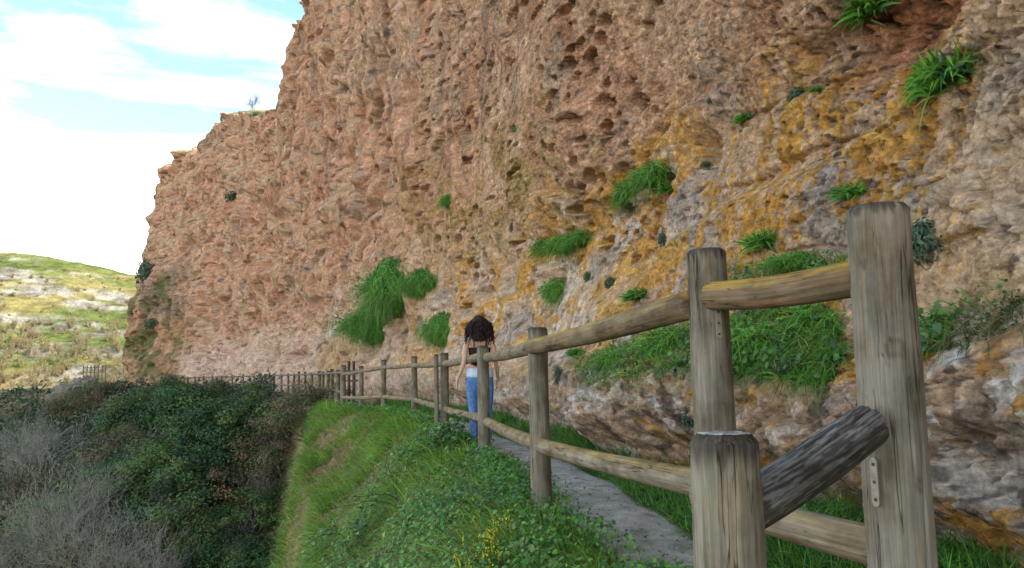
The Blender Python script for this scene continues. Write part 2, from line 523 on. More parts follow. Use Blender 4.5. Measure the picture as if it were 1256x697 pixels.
    # named hollows: (y, z, half width, half height, depth)
    for hy, hz, ry, rz, dep in ((4.6, 3.2, .38, .34, .42), (3.1, 2.2, .16, .2, .12), (7.0, 2.95, .14, .22, .20), (38.5, 6.6, 1.3, .4, .9), (29, 8.8, .9, .7, .7), (33, 12, .8, 1.0, .6),
                                (75.5, 3.2, .5, 4.4, 1.5), (8.2, 1.55, .08, .14, .16), (8.45, 1.42, .06, .1, .12), (12.5, 3.1, .18, .12, .2), (12.1, 2.95, .1, .1, .16),
                                (5.2, 3.2, .2, .14, .18), (26, 10.5, .9, 1.2, .5), (3.0, .52, .35, .14, .22), (55.5, 9.5, 1.8, 1.2, .5), (45, 3.0, .35, 1.8, .7), (62, 14, 1.4, 1.0, .5)):
        q = ((Yg - hy) / ry) ** 2 + ((Z - hz) / rz) ** 2
        disp -= dep * np.exp(-q ** 2 * .7)
    # slanting white rib low on the far wall, buttress left of the crack
    disp += .8 * sst(76.5, 78, Yg) * sst(15, 12.5, Z + .8 * perlin(Sg * .3, Z * .3, 0, 70)) * sst(96, 92, Yg)
    # frontal ledge rim
    V = np.empty(Z.shape + (3,), np.float32)
    V[..., 0] = Px + nx[:, None] * disp; V[..., 1] = Py + ny[:, None] * disp
    V[..., 2] = Z + .35 * disp * np.sin(Sg * 1.3)*.3
    # ---------------- colours (the rock's own)
    n_big = fbm(Sg * .22, Z * .35, 0, 3, 80); n_mid = fbm(Tg * 1.3, Z * 1.2, 0, 4, 81); n_f = fbm(Tg * 5, Z * 5, 0, 4, 82)
    pink = np.array((.54, .295, .185)); buff = np.array((.53, .37, .235)); brown = np.array((.28, .15, .085)); grey = np.array((.38, .32, .25)); white = np.array((.60, .54, .46)); orange = np.array((.54, .265, .035)); red = np.array((.40, .17, .085)); yellow = np.array((.50, .33, .08))
    col = mixc(np.broadcast_to(pink, Z.shape + (3,)), buff, sst(-.25, .45, n_big + .3 * n_mid) * .75)
    strata = perlin(Sg * .10, q * 1.4, 0, 120) + .5 * perlin(Sg * .25, q * 3.1, 0, 121) + .25 * n_mid
    col = mixc(col, (.44, .22, .11), sst(.0, .5, strata) * .6)
    col = mixc(col, (.60, .45, .30), sst(.1, .55, -strata) * .55)
    col = mixc(col, (.36, .185, .10), sst(8, 11, Yg) * sst(30, 20, Yg) * sst(4.2, 6, Z + n_big) * sst(-.3, .3, n_mid) * .5)
    col = mixc(col, red, sst(.15, .6, fbm(Sg * .5, Z * .3, 0, 4, 83)) * .45)
    col = mixc(col, brown, sst(.1, .55, fbm(Lc * 1.6, Tc * 2.4, 0, 4, 84)) * .5)
    col = mixc(col, grey, sst(.2, .6, n_mid + .4 * n_f) * .55)
    low = wn * (1 - sst(2.2 + .03 * Yg, 3.5 + .1 * Yg, Z + .7 * n_big + .5 * n_mid))
    col = mixc(col, mixc(np.broadcast_to(buff, Z.shape + (3,)), (.37, .325, .28), sst(-.3, .4, n_mid + .5 * n_f)), low * .85)
    # grey-white streaky rock among the lichen
    col = mixc(col, white, low * sst(.15, .5, fbm(Sg * 1.1, Z * .7, 0, 4, 85) + .3 * n_f) * .55)
    lich = fbm(Lc * .75, Tc * 1.5, 0, 4, 86) + .45 * n_f + .06 * sst(3, 6, Yg) - .02
    for gy, gz, ry, rz, am in ((5.2, 2.75, .5, .55, .55), (4.35, 2.2, .3, .6, .6), (3.5, 1.5, .18, .2, .5), (5.6, 2.0, .6, .25, .4), (8.9, 2.4, 1.0, .4, .35), (12.0, 3.2, 1.4, .5, .3),
                               (17, 4.3, 2.5, 1.3, .25), (3.1, 2.1, .55, .9, -.7), (4.9, 2.1, .25, .7, -.3), (7.2, 3.3, .6, .4, -.3)):
        lich = lich + .85 * am * np.exp(-((Yg - gy) / ry) ** 2 - ((Z - gz) / rz) ** 2)
    spk = fbm(Tg * 16, Z * 17, 0, 3, 87)
    lm = sst(.0, .22, lich) * low * sst(-.22, .12, spk + .7 * lich)
    lm = np.clip(lm * 1.3, 0, 1) * lerp(.75, 1.0, sst(2.6, 4.2, Yg))
    lm = lm * sst(.6, 1.3, Z)
    col = mixc(col, mixc(np.broadcast_to(orange, Z.shape + (3,)), yellow, .7 * sst(0, .6, fbm(Tg * 2, Z * 2, 0, 3, 88))), lm * .85)
    lm2 = sst(.45, .7, fbm(Tg * 2.8, Z * 2.4, 0, 4, 89)) * wn * sst(7, 3, Yg)
    col = mixc(col, yellow, lm2 * .45 * sst(.3, .7, Z))
    # mossy yellow band running up into the pink wall
    bandc = 4.0 + .22 * (Yg - 14)
    band = np.exp(-((Z - bandc - .6 * n_big) / (1.0 + .03 * Yg)) ** 2) * sst(9, 14, Yg) * sst(34, 24, Yg)
    col = mixc(col, (.36, .24, .07), band * sst(-.25, .35, n_mid + .5 * n_f) * .8)
    col = mixc(col, (.40, .16, .075), np.exp(-((Yg - 4.6) / .45) ** 4 - ((Z - 3.2) / .4) ** 4) * .8)
    col = mixc(col, (.66, .64, .60), np.exp(-((Yg - 3.25) / .35) ** 2 - ((Z - .98) / .12) ** 2) * sst(-.1, .3, n_f) * .9)
    col = mixc(col, (.55, .40, .26), sst(4.4, 3.2, Yg) * sst(1.0, 1.5, Z) * sst(-.5, .2, n_f) * .6)
    # lowest skirt: pale crumbly
    sk2 = wn * sst(.95, .6, Z)
    col = mixc(col, mixc(np.broadcast_to(np.array((.40, .29, .21)), Z.shape + (3,)), (.5, .45, .4), sst(-.1, .5, n_f + .4 * n_mid)), sk2 * .75)
    sp1 = fbm(Tg * 3.2, Z * 3.2, 0, 4, 131); sp2 = fbm(Tg * 7, Z * 7, 0, 3, 132)
    near = wn * sst(14, 7, Yg) * sst(1.25, .9, Z)
    col = mixc(col, orange, near * sst(.22, .42, sp1 + .3 * sp2) * .8)
    col = mixc(col, (.09, .08, .075), near * sst(.34, .5, sp2 - .4 * sp1) * .75)
    col = mixc(col, (.66, .63, .58), near * sst(.30, .5, -sp2 + .3 * n_mid) * .7)
    # far wall foot: pale, tan fans; far buttress greyer with moss
    foot = far * sst(6.5, 1.5, Z + 2 * n_mid)
    col = mixc(col, (.56, .44, .36), foot * .6)
    fan = np.exp(-((Yg - 41) / 3.2) ** 2) * sst(3.4, 2.2, Z)
    col = mixc(col, (.40, .26, .12), fan * .8)
    rib = far * np.exp(-((Z - 1.0 - (47.5 - Yg) * .62) / .5) ** 2) * sst(40, 42, Yg) * sst(49, 47, Yg)
    col = mixc(col, (.64, .56, .48), rib * .8)
    bt = sst(78, 82, Yg) * sst(14, 11, Z)
    col = mixc(col, (.20, .15, .10), bt * sst(-.5, .2, n_big) * .8)
    col = mixc(col, (.36, .2, .08), bt * sst(8, 6, Z) * .5)
    col = mixc(col, (.10, .12, .04), bt * sst(0, .4, fbm(Sg * .4, Z * .4, 0, 3, 91)) * .8)
    # dark streak stains on the upper wall
    stn = sst(.2, .55, fbm(Sg * 1.3, Z * .16, 0, 4, 92)) * sst(4, 8, Z)
    col = mixc(col, (.17, .12, .095), stn * .5)
    # black lichen specks and rusty grains, scattered on their own
    fs = np.where(Yg < 10, 1.0, np.where(Yg < 24, .5, .2))
    for k, fq in enumerate((1.0, .45, .16)):
        wgt = (sst(12, 6, Yg), sst(5, 10, Yg) * sst(30, 20, Yg), sst(18, 30, Yg))[k]
        g1 = fbm(Tg * 19 * fq, Z * 20 * fq, 0, 3, 96 + k) + .35 * n_mid
        col = mixc(col, (.10, .07, .055), wgt * sst(.42, .62, g1) * .75)
        g2 = fbm(Tg * 21 * fq + 9, Z * 22 * fq, 0, 3, 106 + k)
        col = col * (1 + wgt * .38 * np.clip(g2, -1, 1))[..., None]
    col = col * .92
    # ---------------- plateau rows
    offs = np.concatenate([[.3, .8, 1.6, 3, 5, 8, 12, 18, 26, 36]])
    top = V[:, -1:, :]
    pl = np.repeat(top, len(offs), 1)
    pl[..., 0] -= nx[:, None] * offs; pl[..., 1] -= ny[:, None] * offs
    pl[..., 2] = ztop[:, None] + .5 * np.minimum(offs, 3) * .4 + offs * .03 + .2 * fbm(pl[..., 0] * .5, pl[..., 1] * .5, 0, 3, 3)
    pc = mixc(np.broadcast_to(np.array((.34, .27, .15)), pl.shape), (.10, .12, .04), sst(-.2, .4, fbm(pl[..., 0] * .3, pl[..., 1] * .3, 0, 3, 95)))
    Vf = np.concatenate([V, pl], 1); cf = np.concatenate([col, pc], 1)
    F = grid_faces(Vf.shape[0], Vf.shape[1])[:, ::-1]
    me = new_mesh('cliff', Vf, F, MAT_CLIFF, True, {'col': np.clip(cf, .01, .9).reshape(-1, 3)})
    tag(link('cliff', me), kind='structure')
    # light copy for finding where things sit on the rock
    q = Vf[::3, ::3]
    f = grid_faces(q.shape[0], q.shape[1])[:, ::-1]
    return BVHTree.FromPolygons(q.reshape(-1, 3).tolist(), f.tolist())


CLIFF = build_cliff()


def on_cliff(u, v):
    hit, n, i, d = CLIFF.ray_cast(Vector((0, 0, EYE)), ray(u, v))
    if hit is None: return None
    if n.dot(ray(u, v)) > 0: n = -n
    return hit, n, d


# ------------------------------------------------------------------ far hillside across the gorge
def build_hill():
    xs = np.linspace(-420, 260, 420); t = np.linspace(0, 1, 200)
    X, T = np.meshgrid(xs, t, indexing='ij')
    u = X
    zt = np.interp(X, [-420, -230, -170, -150, -112, -60, 0, 260], [52, 50, 42.5, 41, 31.5, 25, 22, 20]) + 2.0 * fbm(X * .02, 0 * X, 0, 3, 5) * .6
    Y = 128 + 118 * T + 8 * fbm(X * .02, T * 2, 0, 3, 7)
    prof = np.interp(T, [0, .15, .3, .5, .7, .85, .95, 1], [0, .05, .16, .42, .66, .86, .96, 1.0])
    Z = -17 + (zt + 17) * prof
    warp = 5 * fbm(X * .016, T * 1.5, 0, 3, 9) + .04 * X
    q = (Z + warp) / 5.5
    fr = q - np.floor(q)
    m = sst(-.15, .35, fbm(X * .03, T * 4.5, 0, 3, 11)) * sst(.12, .25, T) * sst(1, .9, T)
    Z = Z + m * (sst(.25, .8, fr) - fr) * 5.5 * .8
    Z += .9 * fbm(X * .09, Y * .09, 0, 4, 13) + .35 * fbm(X * .35, Y * .35, 0, 3, 17)
    V = np.stack([X, Y, Z], -1)
    slope = np.abs(np.gradient(Z, axis=1) / np.maximum(np.gradient(Y, axis=1), .05))
    rock = sst(.42, .95, slope + .6 * fbm(X * .07, Z * .22, 0, 4, 19) * sst(.2, .4, T))
    g = mixc((.15, .18, .045), (.29, .24, .085), sst(-.3, .4, fbm(X * .05, Y * .05, 0, 4, 23)))
    col = mixc(g, mixc((.38, .345, .28), (.21, .19, .16), sst(0, .5, fbm(X * .15, Z * .4, 0, 4, 29))), rock)
    low = sst(.5, .25, T + .05 * fbm(X * .05, T * 5, 0, 3, 31))
    col = mixc(col, (.36, .26, .12), low * .7)
    col = mixc(col, (.46, .29, .11), np.exp(-((X + 118) / 8) ** 2 - ((T - .42) / .06) ** 2) * .9)
    col = col * (.62 * (1 + .55 * np.clip(fbm(X * .22, Z * .9, Y * .1, 4, 37), -1, 1)))[..., None]
    back = V[:, -1:, :].copy(); back[..., 1] += 90; back[..., 2] -= 6
    V = np.concatenate([V, back], 1); col = np.concatenate([col, col[:, -1:]], 1)
    me = new_mesh('hillside', V, grid_faces(len(xs), len(t) + 1), MAT_HILL, True, {'col': np.clip(col, .01, .9).reshape(-1, 3)})
    tag(link('hillside', me), kind='structure')
    q = V[::2, ::2]
    return BVHTree.FromPolygons(q.reshape(-1, 3).tolist(), grid_faces(q.shape[0], q.shape[1]).tolist())


HILL = build_hill()


# ------------------------------------------------------------------ foliage generators
def unit(a):
    return a / np.maximum(np.linalg.norm(a, axis=-1, keepdims=True), 1e-9)


def blades(P, up, L, W, bend, col, rg, droop=0.25, rows=4, az=None):
    """grass blades; returns V, F, col"""
    n = len(P)
    up = unit(np.asarray(up, float))
    if az is None: az = rg.uniform(0, 2 * np.pi, n)
    h = np.stack([np.cos(az), np.sin(az), 0 * az], -1)
    h = unit(h - up * (h * up).sum(-1, keepdims=True))
    sd = np.cross(up, h)
    t = np.linspace(0, 1, rows)
    V = np.empty((n, rows, 2, 3)); wd = (1 - t) ** .55; wd[-1] = .06
    for k, tt in enumerate(t):
        c = P + up * (L * tt * (1 - .35 * bend * tt))[:, None] + h * (L * bend * tt ** 1.7)[:, None]
        c[:, 2] -= L * droop * bend * tt ** 2.2
        V[:, k, 0] = c - sd * (W * wd[k] * .5)[:, None]; V[:, k, 1] = c + sd * (W * wd[k] * .5)[:, None]
    base = (np.arange(n) * rows * 2)[:, None, None]
    k = np.arange(rows - 1)[None, :, None] * 2
    F = (base + k + np.array([0, 1, 3, 2])[None, None, :]).reshape(-1, 4)
    c = np.repeat(col, rows * 2, 0).reshape(n, rows, 2, 3)
    return V.reshape(-1, 3), F, c.reshape(-1, 3)


def leaves(P, N, size, col, rg, asp=0.7, fold=.18):
    n = len(P)
    N = unit(np.asarray(N, float))
    r = unit(rg.normal(size=(n, 3))); a = unit(r - N * (r * N).sum(-1, keepdims=True)); b = np.cross(N, a)
    s = np.asarray(size)[:, None]
    V = np.stack([P, P + a * s * .45 - b * s * asp * .5 + N * s * fold, P + a * s - N * s * .12, P + a * s * .45 + b * s * asp * .5 + N * s * fold, P + a * s * .5], 1)
    base = (np.arange(n) * 5)[:, None, None]
    F = (base + np.array([[0, 1, 2, 4], [0, 4, 2, 3]])[None]).reshape(-1, 4)
    return V.reshape(-1, 3), F, np.repeat(col, 5, 0)


def round_leaves(P, N, size, col, rg, asp=0.8, fold=.12):
    n = len(P)
    N = unit(np.asarray(N, float))
    r = unit(rg.normal(size=(n, 3))); a = unit(r - N * (r * N).sum(-1, keepdims=True)); b = np.cross(N, a)
    s = np.asarray(size)[:, None]
    def pt(t, w, h): return P + a * s * t + b * s * asp * w + N * s * h
    V = np.stack([pt(0, 0, 0), pt(.18, -.45, fold), pt(.62, -.40, fold * .6), pt(1, 0, -.15), pt(.62, .40, fold * .6), pt(.18, .45, fold), pt(.3, 0, 0), pt(.7, 0, -.03)], 1)
    base = (np.arange(n) * 8)[:, None, None]
    F = (base + np.array([[0, 1, 6, 5], [1, 2, 7, 6], [5, 6, 7, 4], [2, 3, 4, 7]])[None]).reshape(-1, 4)
    return V.reshape(-1, 3), F, np.repeat(col, 8, 0)


def jit(c, n, rg, amt=.25, hue=.12):
    c = np.asarray(c, float)
    return np.clip(c * (1 + rg.normal(0, amt, (n, 1))).clip(.4, 1.8) * (1 + rg.normal(0, hue, (n, 3))).clip(.6, 1.4), .004, .8)


def pick(cols, w, n, rg):
    cols = np.asarray(cols, float); w = np.asarray(w, float)
    return cols[rg.choice(len(cols), n, p=w / w.sum())]


G_BRIGHT = (.13, .33, .033); G_MID = (.09, .24, .034); G_DARK = (.04, .115, .026); G_YEL = (.23, .30, .045); DRY = (.34, .26, .12); G_BLUE = (.055, .12, .055)


def tubes(segs, sides=3):
    """segs: (n,8) p0 p1 r0 r1 -> V, F"""
    segs = np.asarray(segs, float)
    p0, p1, r0, r1 = segs[:, :3], segs[:, 3:6], segs[:, 6], segs[:, 7]
    d = unit(p1 - p0); ref = np.where(np.abs(d[:, 2:3]) < .9, np.array([[0, 0, 1.]]), np.array([[1., 0, 0]]))
    a = unit(np.cross(d, ref)); b = np.cross(d, a)
    th = np.arange(sides) * 2 * np.pi / sides
    ring = a[:, None] * np.cos(th)[None, :, None] + b[:, None] * np.sin(th)[None, :, None]
    V = np.concatenate([p0[:, None] + ring * r0[:, None, None], p1[:, None] + ring * r1[:, None, None]], 1)
    k = np.arange(sides); k2 = (k + 1) % sides
    f = np.stack([k, k2, k2 + sides, k + sides], -1)
    F = (np.arange(len(segs)) * 2 * sides)[:, None, None] + f[None]
    return V.reshape(-1, 3), F.reshape(-1, 4)


# ------------------------------------------------------------------ grass and ground cover on the bank (uncountable)
def bank_grass():
    rg = np.random.default_rng(21)
    bag = Bag(); cov = Bag()
    n = 150000
    y = 2.6 + (26 - 2.6) * rg.random(n) ** 1.25
    dl = np.where(rg.random(n) < .12, rg.uniform(-.2, .25, n), rg.uniform(-.12, 2.9, n))
    crest = np.interp(y, [-5, 2, 10, 18, 20, 22, 24], [3.5, 2.8, 1.9, 2.0, 1.6, 1.0, 0.6])
    dl = np.where(rg.random(n) < .34, crest + rg.uniform(-.25, 1.0, n), dl)
    keep = rg.random(n) < np.interp(dl, [-.2, -.1, .1, .5, 2.5, 3.4], [.3, .6, 1, 1, .9, .5])
    y, dl = y[keep], dl[keep]
    x = xf(y) - dl * 1.03
    # gather most of it into tufts
    nc = 4600
    cy = 2.6 + 23.4 * rg.random(nc) ** 1.25; cd = np.where(rg.random(nc) < .3, np.interp(cy, [-5, 2, 10, 18, 20, 22, 24], [3.5, 2.8, 1.9, 2.0, 1.6, 1.0, 0.6]) + rg.uniform(-.2, .9, nc), rg.uniform(0, 2.6, nc)); caz = rg.normal(math.pi, .8, nc); cl_ = rg.uniform(.6, 1.5, nc)
    ci = rg.integers(0, nc, len(x)); ist = rg.random(len(x)) < .62
    sp = np.interp(cy, [3, 25], [.045, .10])
    y = np.where(ist, cy[ci] + rg.normal(0, 1, len(x)) * sp[ci], y); dl = np.where(ist, cd[ci] + rg.normal(0, 1, len(x)) * sp[ci] * .8, dl)
    x = xf(y) - dl * 1.03
    tl = np.where(ist, cl_[ci], .7); taz = np.where(ist, caz[ci] + rg.normal(0, .5, len(x)), rg.uniform(0, 6.28, len(x)))
    ccv = np.where(ist, rg.normal(1, .22, nc)[ci], 1.0)
    z = terrain(x, y)
    dz = (terrain(x + .08, y) - terrain(x - .08, y)) / .16; dzy = (terrain(x, y + .08) - terrain(x, y - .08)) / .16
    N = unit(np.stack([-dz, -dzy, np.ones_like(dz)], -1))
    patch = fbm(y * .9, dl * .35, 0, 4, 33) + .25 * fbm(x * 2.5, y * 2.5, 0, 2, 34); p2 = fbm(x * .35 + 4, y * .3, z * .3, 3, 35)
    leafy = sst(-.05, .3, fbm(x * .9, y * .7, z * .4, 3, 37) + .4 * sst(9, 5, y) * sst(2.0, 1.0, dl) - .2) * sst(13, 9, y)
    dry = sst(.0, .35, patch + .55 * sst(.5, 1.3, dl) * sst(6, 9, y) - .34 - .5 * sst(1.6, 2.2, dl) * sst(-.1, .2, p2 + .1))
    leafy = np.maximum(leafy, .55 * sst(9, 6, y) * sst(.5, .1, dl))
    isleaf = (rg.random(len(x)) < leafy * .62) & (dl > np.interp(y, [3, 5, 7], [.3, .16, .12]))
    P = np.stack([x, y, z - .015], -1)
    # grass
    g = ~isleaf & (rg.random(len(x)) < .85 - .35 * dry)
    m = g.sum()
    far = sst(5, 18, y[g])
    L = (.16 + .26 * rg.random(m) ** 1.6) * (1 - .55 * dry[g]) * (1 + .35 * sst(-.2, .4, p2[g]))
    L *= np.where(dl[g] < .35, .75, 1) * tl[g]
    W = lerp(.006, .014, far) * (.7 + .6 * rg.random(m))
    up = unit(np.array([[-.25, -.05, 1.]]) + N[g] * .6 + rg.normal(0, .28, (m, 3)))
    c = mixc(pick([G_BRIGHT, G_MID, G_YEL], [5, 1.0, 3.6], m, rg), pick([DRY, (.22, .17, .10), (.19, .2, .06)], [3, 2, 1.4], m, rg), np.where(rg.random(m) < dry[g] * .88 + .06, .9, .0))
    V, F, cc = blades(P[g], up, L, W, rg.uniform(.25, 1.0, m), jit(c, m, rg) * ccv[g][:, None].clip(.5, 1.5), rg, .7, az=taz[g])
    bag.add(V, F, col=cc)
    o = link('bank_grass', bag.mesh('bank_grass', MAT_GRASS)); tag(o, 'bright green and dry tufted grass hanging down the bank below the fence', 'grass', kind='stuff')
    # broad-leaved weeds
    lf = np.where(isleaf)[0]
    for rep in range(3):
        m = len(lf)
        s = lerp(.028, .075, sst(3.5, 16, y[lf])) * (.6 + .8 * rg.random(m))
        hgt = .02 + np.interp(y[lf], [3, 6, 9], [.12, .22, .32]) * rg.random(m) * (.6 + .6 * sst(-.2, .4, p2[lf]))
        Q = P[lf] + N[lf] * hgt[:, None] + rg.normal(0, .045, (m, 3))
        nn = unit(N[lf] * .5 + np.array([[-.35, -.2, .6]]) + rg.normal(0, .45, (m, 3)))
        c = mixc(pick([(.09, .25, .04), (.06, .16, .045), (.13, .28, .06), (.19, .27, .08)], [4, 3, 2, 1], m, rg), (.05, .12, .05), sst(0, .5, fbm(x[lf] * 2, y[lf] * 1.6, 0, 2, 39)) * .8)
        V, F, cc = round_leaves(Q, nn, s, jit(c, m, rg), rg, rg.uniform(.55, .95, (m, 1)))
        cov.add(V, F, col=cc)
    o = link('broadleaf_weeds', cov.mesh('broadleaf_weeds', MAT_LEAF)); tag(o, 'mixed broad-leaved weeds and ivy covering the near bank', 'weeds', kind='stuff')


bank_grass()


def edge_weeds():
    rg = np.random.default_rng(29)
    n = 15000
    y = 3.0 + 20 * rg.random(n) ** 1.7
    dl = rg.normal(.02, .13, n)
    cl = fbm(y * 1.7, 0 * y, 0, 3, 71)
    ok = (rg.random(n) < sst(-.35, .25, cl)) & (dl > -.30)
    y, dl, cl = y[ok], dl[ok], cl[ok]; m = len(y)
    x = xf(y) - dl; z = terrain(x, y) - .01
    L = (.16 + .26 * rg.random(m) ** 1.5) * (.6 + .5 * sst(-.2, .5, cl)) * np.interp(y, [3, 4.5, 8], [.75, 1, 1])
    P = np.stack([x, y, z], -1)
    c = pick([G_BRIGHT, G_MID, G_YEL, DRY], [4, 4, 1.5, .6], m, rg)
    up = unit(np.array([[.05, -.05, 1.]]) + rg.normal(0, .3, (m, 3)))
    V, F, cc = blades(P, up, L, lerp(.006, .012, sst(4, 15, y)), rg.uniform(.3, 1.1, m), jit(c, m, rg), rg, .6)
    b = Bag(); b.add(V, F, col=cc)
    k = np.where(rg.random(m) < .55)[0]; k = np.repeat(k, 2); mm = len(k)
    Q = P[k] + np.stack([rg.normal(0, .05, mm), rg.normal(0, .05, mm), rg.uniform(.02, .20, mm)], -1)
    V, F, cc = round_leaves(Q, np.array([[-.3, -.3, .7]]) + rg.normal(0, .45, (mm, 3)), lerp(.028, .06, sst(4, 14, y[k])) * rg.uniform(.6, 1.3, mm), jit(pick([(.09, .25, .04), (.06, .16, .045), (.14, .29, .06)], [3, 2, 2], mm, rg), mm, rg), rg, .75)
    b.add(V, F, col=cc)
    tag(link('edge_weeds', b.mesh('edge_weeds', MAT_GRASS)), 'taller weeds along the left edge of the path around the fence posts', 'weeds', kind='stuff')


edge_weeds()


def verge_grass():
    rg = np.random.default_rng(23)
    n = 62000
    y = 1.9 + 26 * rg.random(n) ** 1.8
    t = rg.random(n)
    lipx = np.interp(y, LIP[:, 1], LIP[:, 0])
    x0 = xf(y) + .76 + .08 * np.sin(y * .9 + 1) + .06 * perlin(y * 2, 0 * y, 0, 4); x1 = lipx + .28
    x = x0 + (x1 - x0) * t
    ok = (x1 > x0 + .08)
    x, y, t = x[ok], y[ok], t[ok]
    z = np.full_like(x, -.07) + .12 * t * sst(0, .5, t)
    m = len(x)
    dens = fbm(x * 1.2, y * .8, 0, 2, 41)
    L = (.15 + .25 * rg.random(m) ** 1.4) * (.65 + .6 * sst(-.3, .4, dens)) * np.interp(t, [0, .15, 1], [.55, 1, .9]) * np.interp(y, [2, 3.6, 5], [1.5, 1.3, 1.0])
    W = lerp(.006, .013, sst(4, 16, y)) * (.7 + .6 * rg.random(m))
    up = unit(np.array([[-.15, 0, 1.]]) + rg.normal(0, .25, (m, 3)))
    c = pick([G_MID, G_DARK, G_BRIGHT, G_BLUE, DRY], [4, 1.5, 3, 1.5, .25], m, rg)
    V, F, cc = blades(np.stack([x, y, z], -1), up, L, W, rg.uniform(.3, 1.1, m), jit(c, m, rg), rg, .5)
    b = Bag(); b.add(V, F, col=cc)
    tag(link('verge_grass', b.mesh('verge_grass', MAT_GRASS)), 'dark green grass growing between the concrete path and the cliff foot', 'grass', kind='stuff')


verge_grass()


def ledge_grass():
    """grass on the rock shelf about a metre above the path: rooted where rays find the shelf"""
    rg = np.random.default_rng(25)
    P = []; NN = []
    def sample(poly, n, tries=4):
        us = [p[0] for p in poly]; vs = [p[1] for p in poly]
        k = 0
        while k < n:
            u = rg.uniform(min(us), max(us)); v = rg.uniform(min(vs), max(vs))
            inside = False
            j = len(poly) - 1
            for i in range(len(poly)):
                if (poly[i][1] > v) != (poly[j][1] > v) and u < (poly[j][0] - poly[i][0]) * (v - poly[i][1]) / (poly[j][1] - poly[i][1]) + poly[i][0]:
                    inside = not inside
                j = i
            k += 1
            if not inside: continue
            h = on_cliff(u, v)
            if h and h[2] < 25: P.append(h[0]); NN.append(h[1])
    sample([(700, 440), (720, 475), (850, 452), (1010, 478), (1040, 440), (1035, 400), (960, 375), (880, 395), (790, 415)], 9000)
    sample([(895, 330), (1040, 315), (1040, 345), (900, 350)], 700)
    sample([(1120, 395), (1256, 365), (1256, 400), (1200, 420), (1125, 440)], 1500)
    P = np.array([tuple(p) for p in P]); NN = np.array([tuple(p) for p in NN])
    m = len(P)
    right = P[:, 1] < 3.4
    L = np.where(right, .06 + .10 * rg.random(m), .09 + .16 * rg.random(m))
    up = unit(NN * .5 + np.array([[-.1, -.05, .75]]) + rg.normal(0, .25, (m, 3)))
    c = np.where(right[:, None], pick([(.16, .17, .07), (.09, .13, .05), DRY], [3, 3, 2], m, rg), pick([G_MID, G_BRIGHT, G_DARK, G_YEL, DRY], [4, 3, 2, 1, .6], m, rg))
    V, F, cc = blades(P - NN * .02, up, L, .007 + .004 * rg.random(m), rg.uniform(.4, 1.2, m), jit(c, m, rg), rg, .8)
    b = Bag(); b.add(V, F, col=cc)
    k = rg.choice(m, 2600); cl = fbm(P[k, 0] * 3, P[k, 1] * 3, P[k, 2] * 3, 2, 99)
    k = k[cl > -.05]; mm = len(k)
    V, F, cc = round_leaves(P[k] + NN[k] * rg.uniform(.0, .12, (mm, 1)) + rg.normal(0, .03, (mm, 3)), NN[k] + rg.normal(0, .5, (mm, 3)), rg.uniform(.02, .055, mm) * np.where(P[k, 1] < 3.4, .45, 1), jit(pick([(.07, .18, .04), (.05, .12, .045), (.11, .22, .06)], [3, 2, 1], mm, rg), mm, rg), rg, .8)
    b.add(V, F, col=cc)
    tag(link('ledge_grass', b.mesh('ledge_grass', MAT_GRASS)), 'long green grass growing along the rock ledge behind the near fence', 'grass', kind='stuff')


ledge_grass()


# ------------------------------------------------------------------ single plants on the rock face
def rosette_mesh(name, seed, n, L, W, pal, wts, spread=.25, bend=(.3, 1.0), droop=.6, leaf=False):
    rg = np.random.default_rng(seed)
    P = rg.normal(0, 1, (n, 3)) * np.array([spread, spread * .6, spread * .5]); P[:, 2] *= .6
    up = unit(np.array([[0, -.5, .8]]) + P * (1.2 / max(spread, .01)) * .5 + rg.normal(0, .35, (n, 3)))
    c = jit(pick(pal, wts, n, rg), n, rg)
    if leaf:
        r = rg.random(n) ** .5
        Q = unit(rg.normal(size=(n, 3)) + np.array([[0, -.5, .2]])) * r[:, None] * np.array([spread, spread * .7, spread * .75]) * 1.6
        V, F, cc = leaves(Q, unit(Q + np.array([[0, -.3, .3]]) * spread + rg.normal(0, .3 * spread, (n, 3))), W * (.6 + .8 * rg.random(n)), c, rg, .55)
    else:
        V, F, cc = blades(P, up, L * (.5 + .6 * rg.random(n)), W * (.7 + .6 * rg.random(n)), rg.uniform(*bend, n), c, rg, droop)
    b = Bag(); b.add(V, F, col=cc)
    if not leaf and n > 400:
        m = int(n * (.8 if n > 3000 else .45)); r = rg.random(m) ** .5
        Q = unit(rg.normal(size=(m, 3)) + np.array([[0, -.5, .1]])) * r[:, None] * np.array([spread, spread * .75, spread * .85]) * 1.45
        V, F, cc = round_leaves(Q, unit(Q + np.array([[0, -.4, .3]]) * spread + rg.normal(0, .35 * spread, (m, 3))), (.05 if n > 3000 else .075) * (.6 + .8 * rg.random(m)), jit(pick([(.08, .22, .035), (.12, .30, .05), (.05, .14, .035)], [3, 3, 1], m, rg), m, rg), rg, .75)
        b.add(V, F, col=cc)
    if not leaf:
        m = max(6, n // 14); P = rg.normal(0, 1, (m, 3)) * np.array([spread, spread * .6, spread * .4])
        V, F, cc = blades(P, unit(rg.normal(0, .5, (m, 3)) + np.array([[0, -.4, .6]])), L * (.7 + .7 * rg.random(m)), W * .4 * np.ones(m), rg.uniform(.2, .9, m), jit(pick([DRY, (.2, .15, .09)], [1, 1], m, rg), m, rg), rg, droop)
        b.add(V, F, col=cc)
    return b.mesh(name, MAT_GRASS if not leaf else MAT_LEAF)


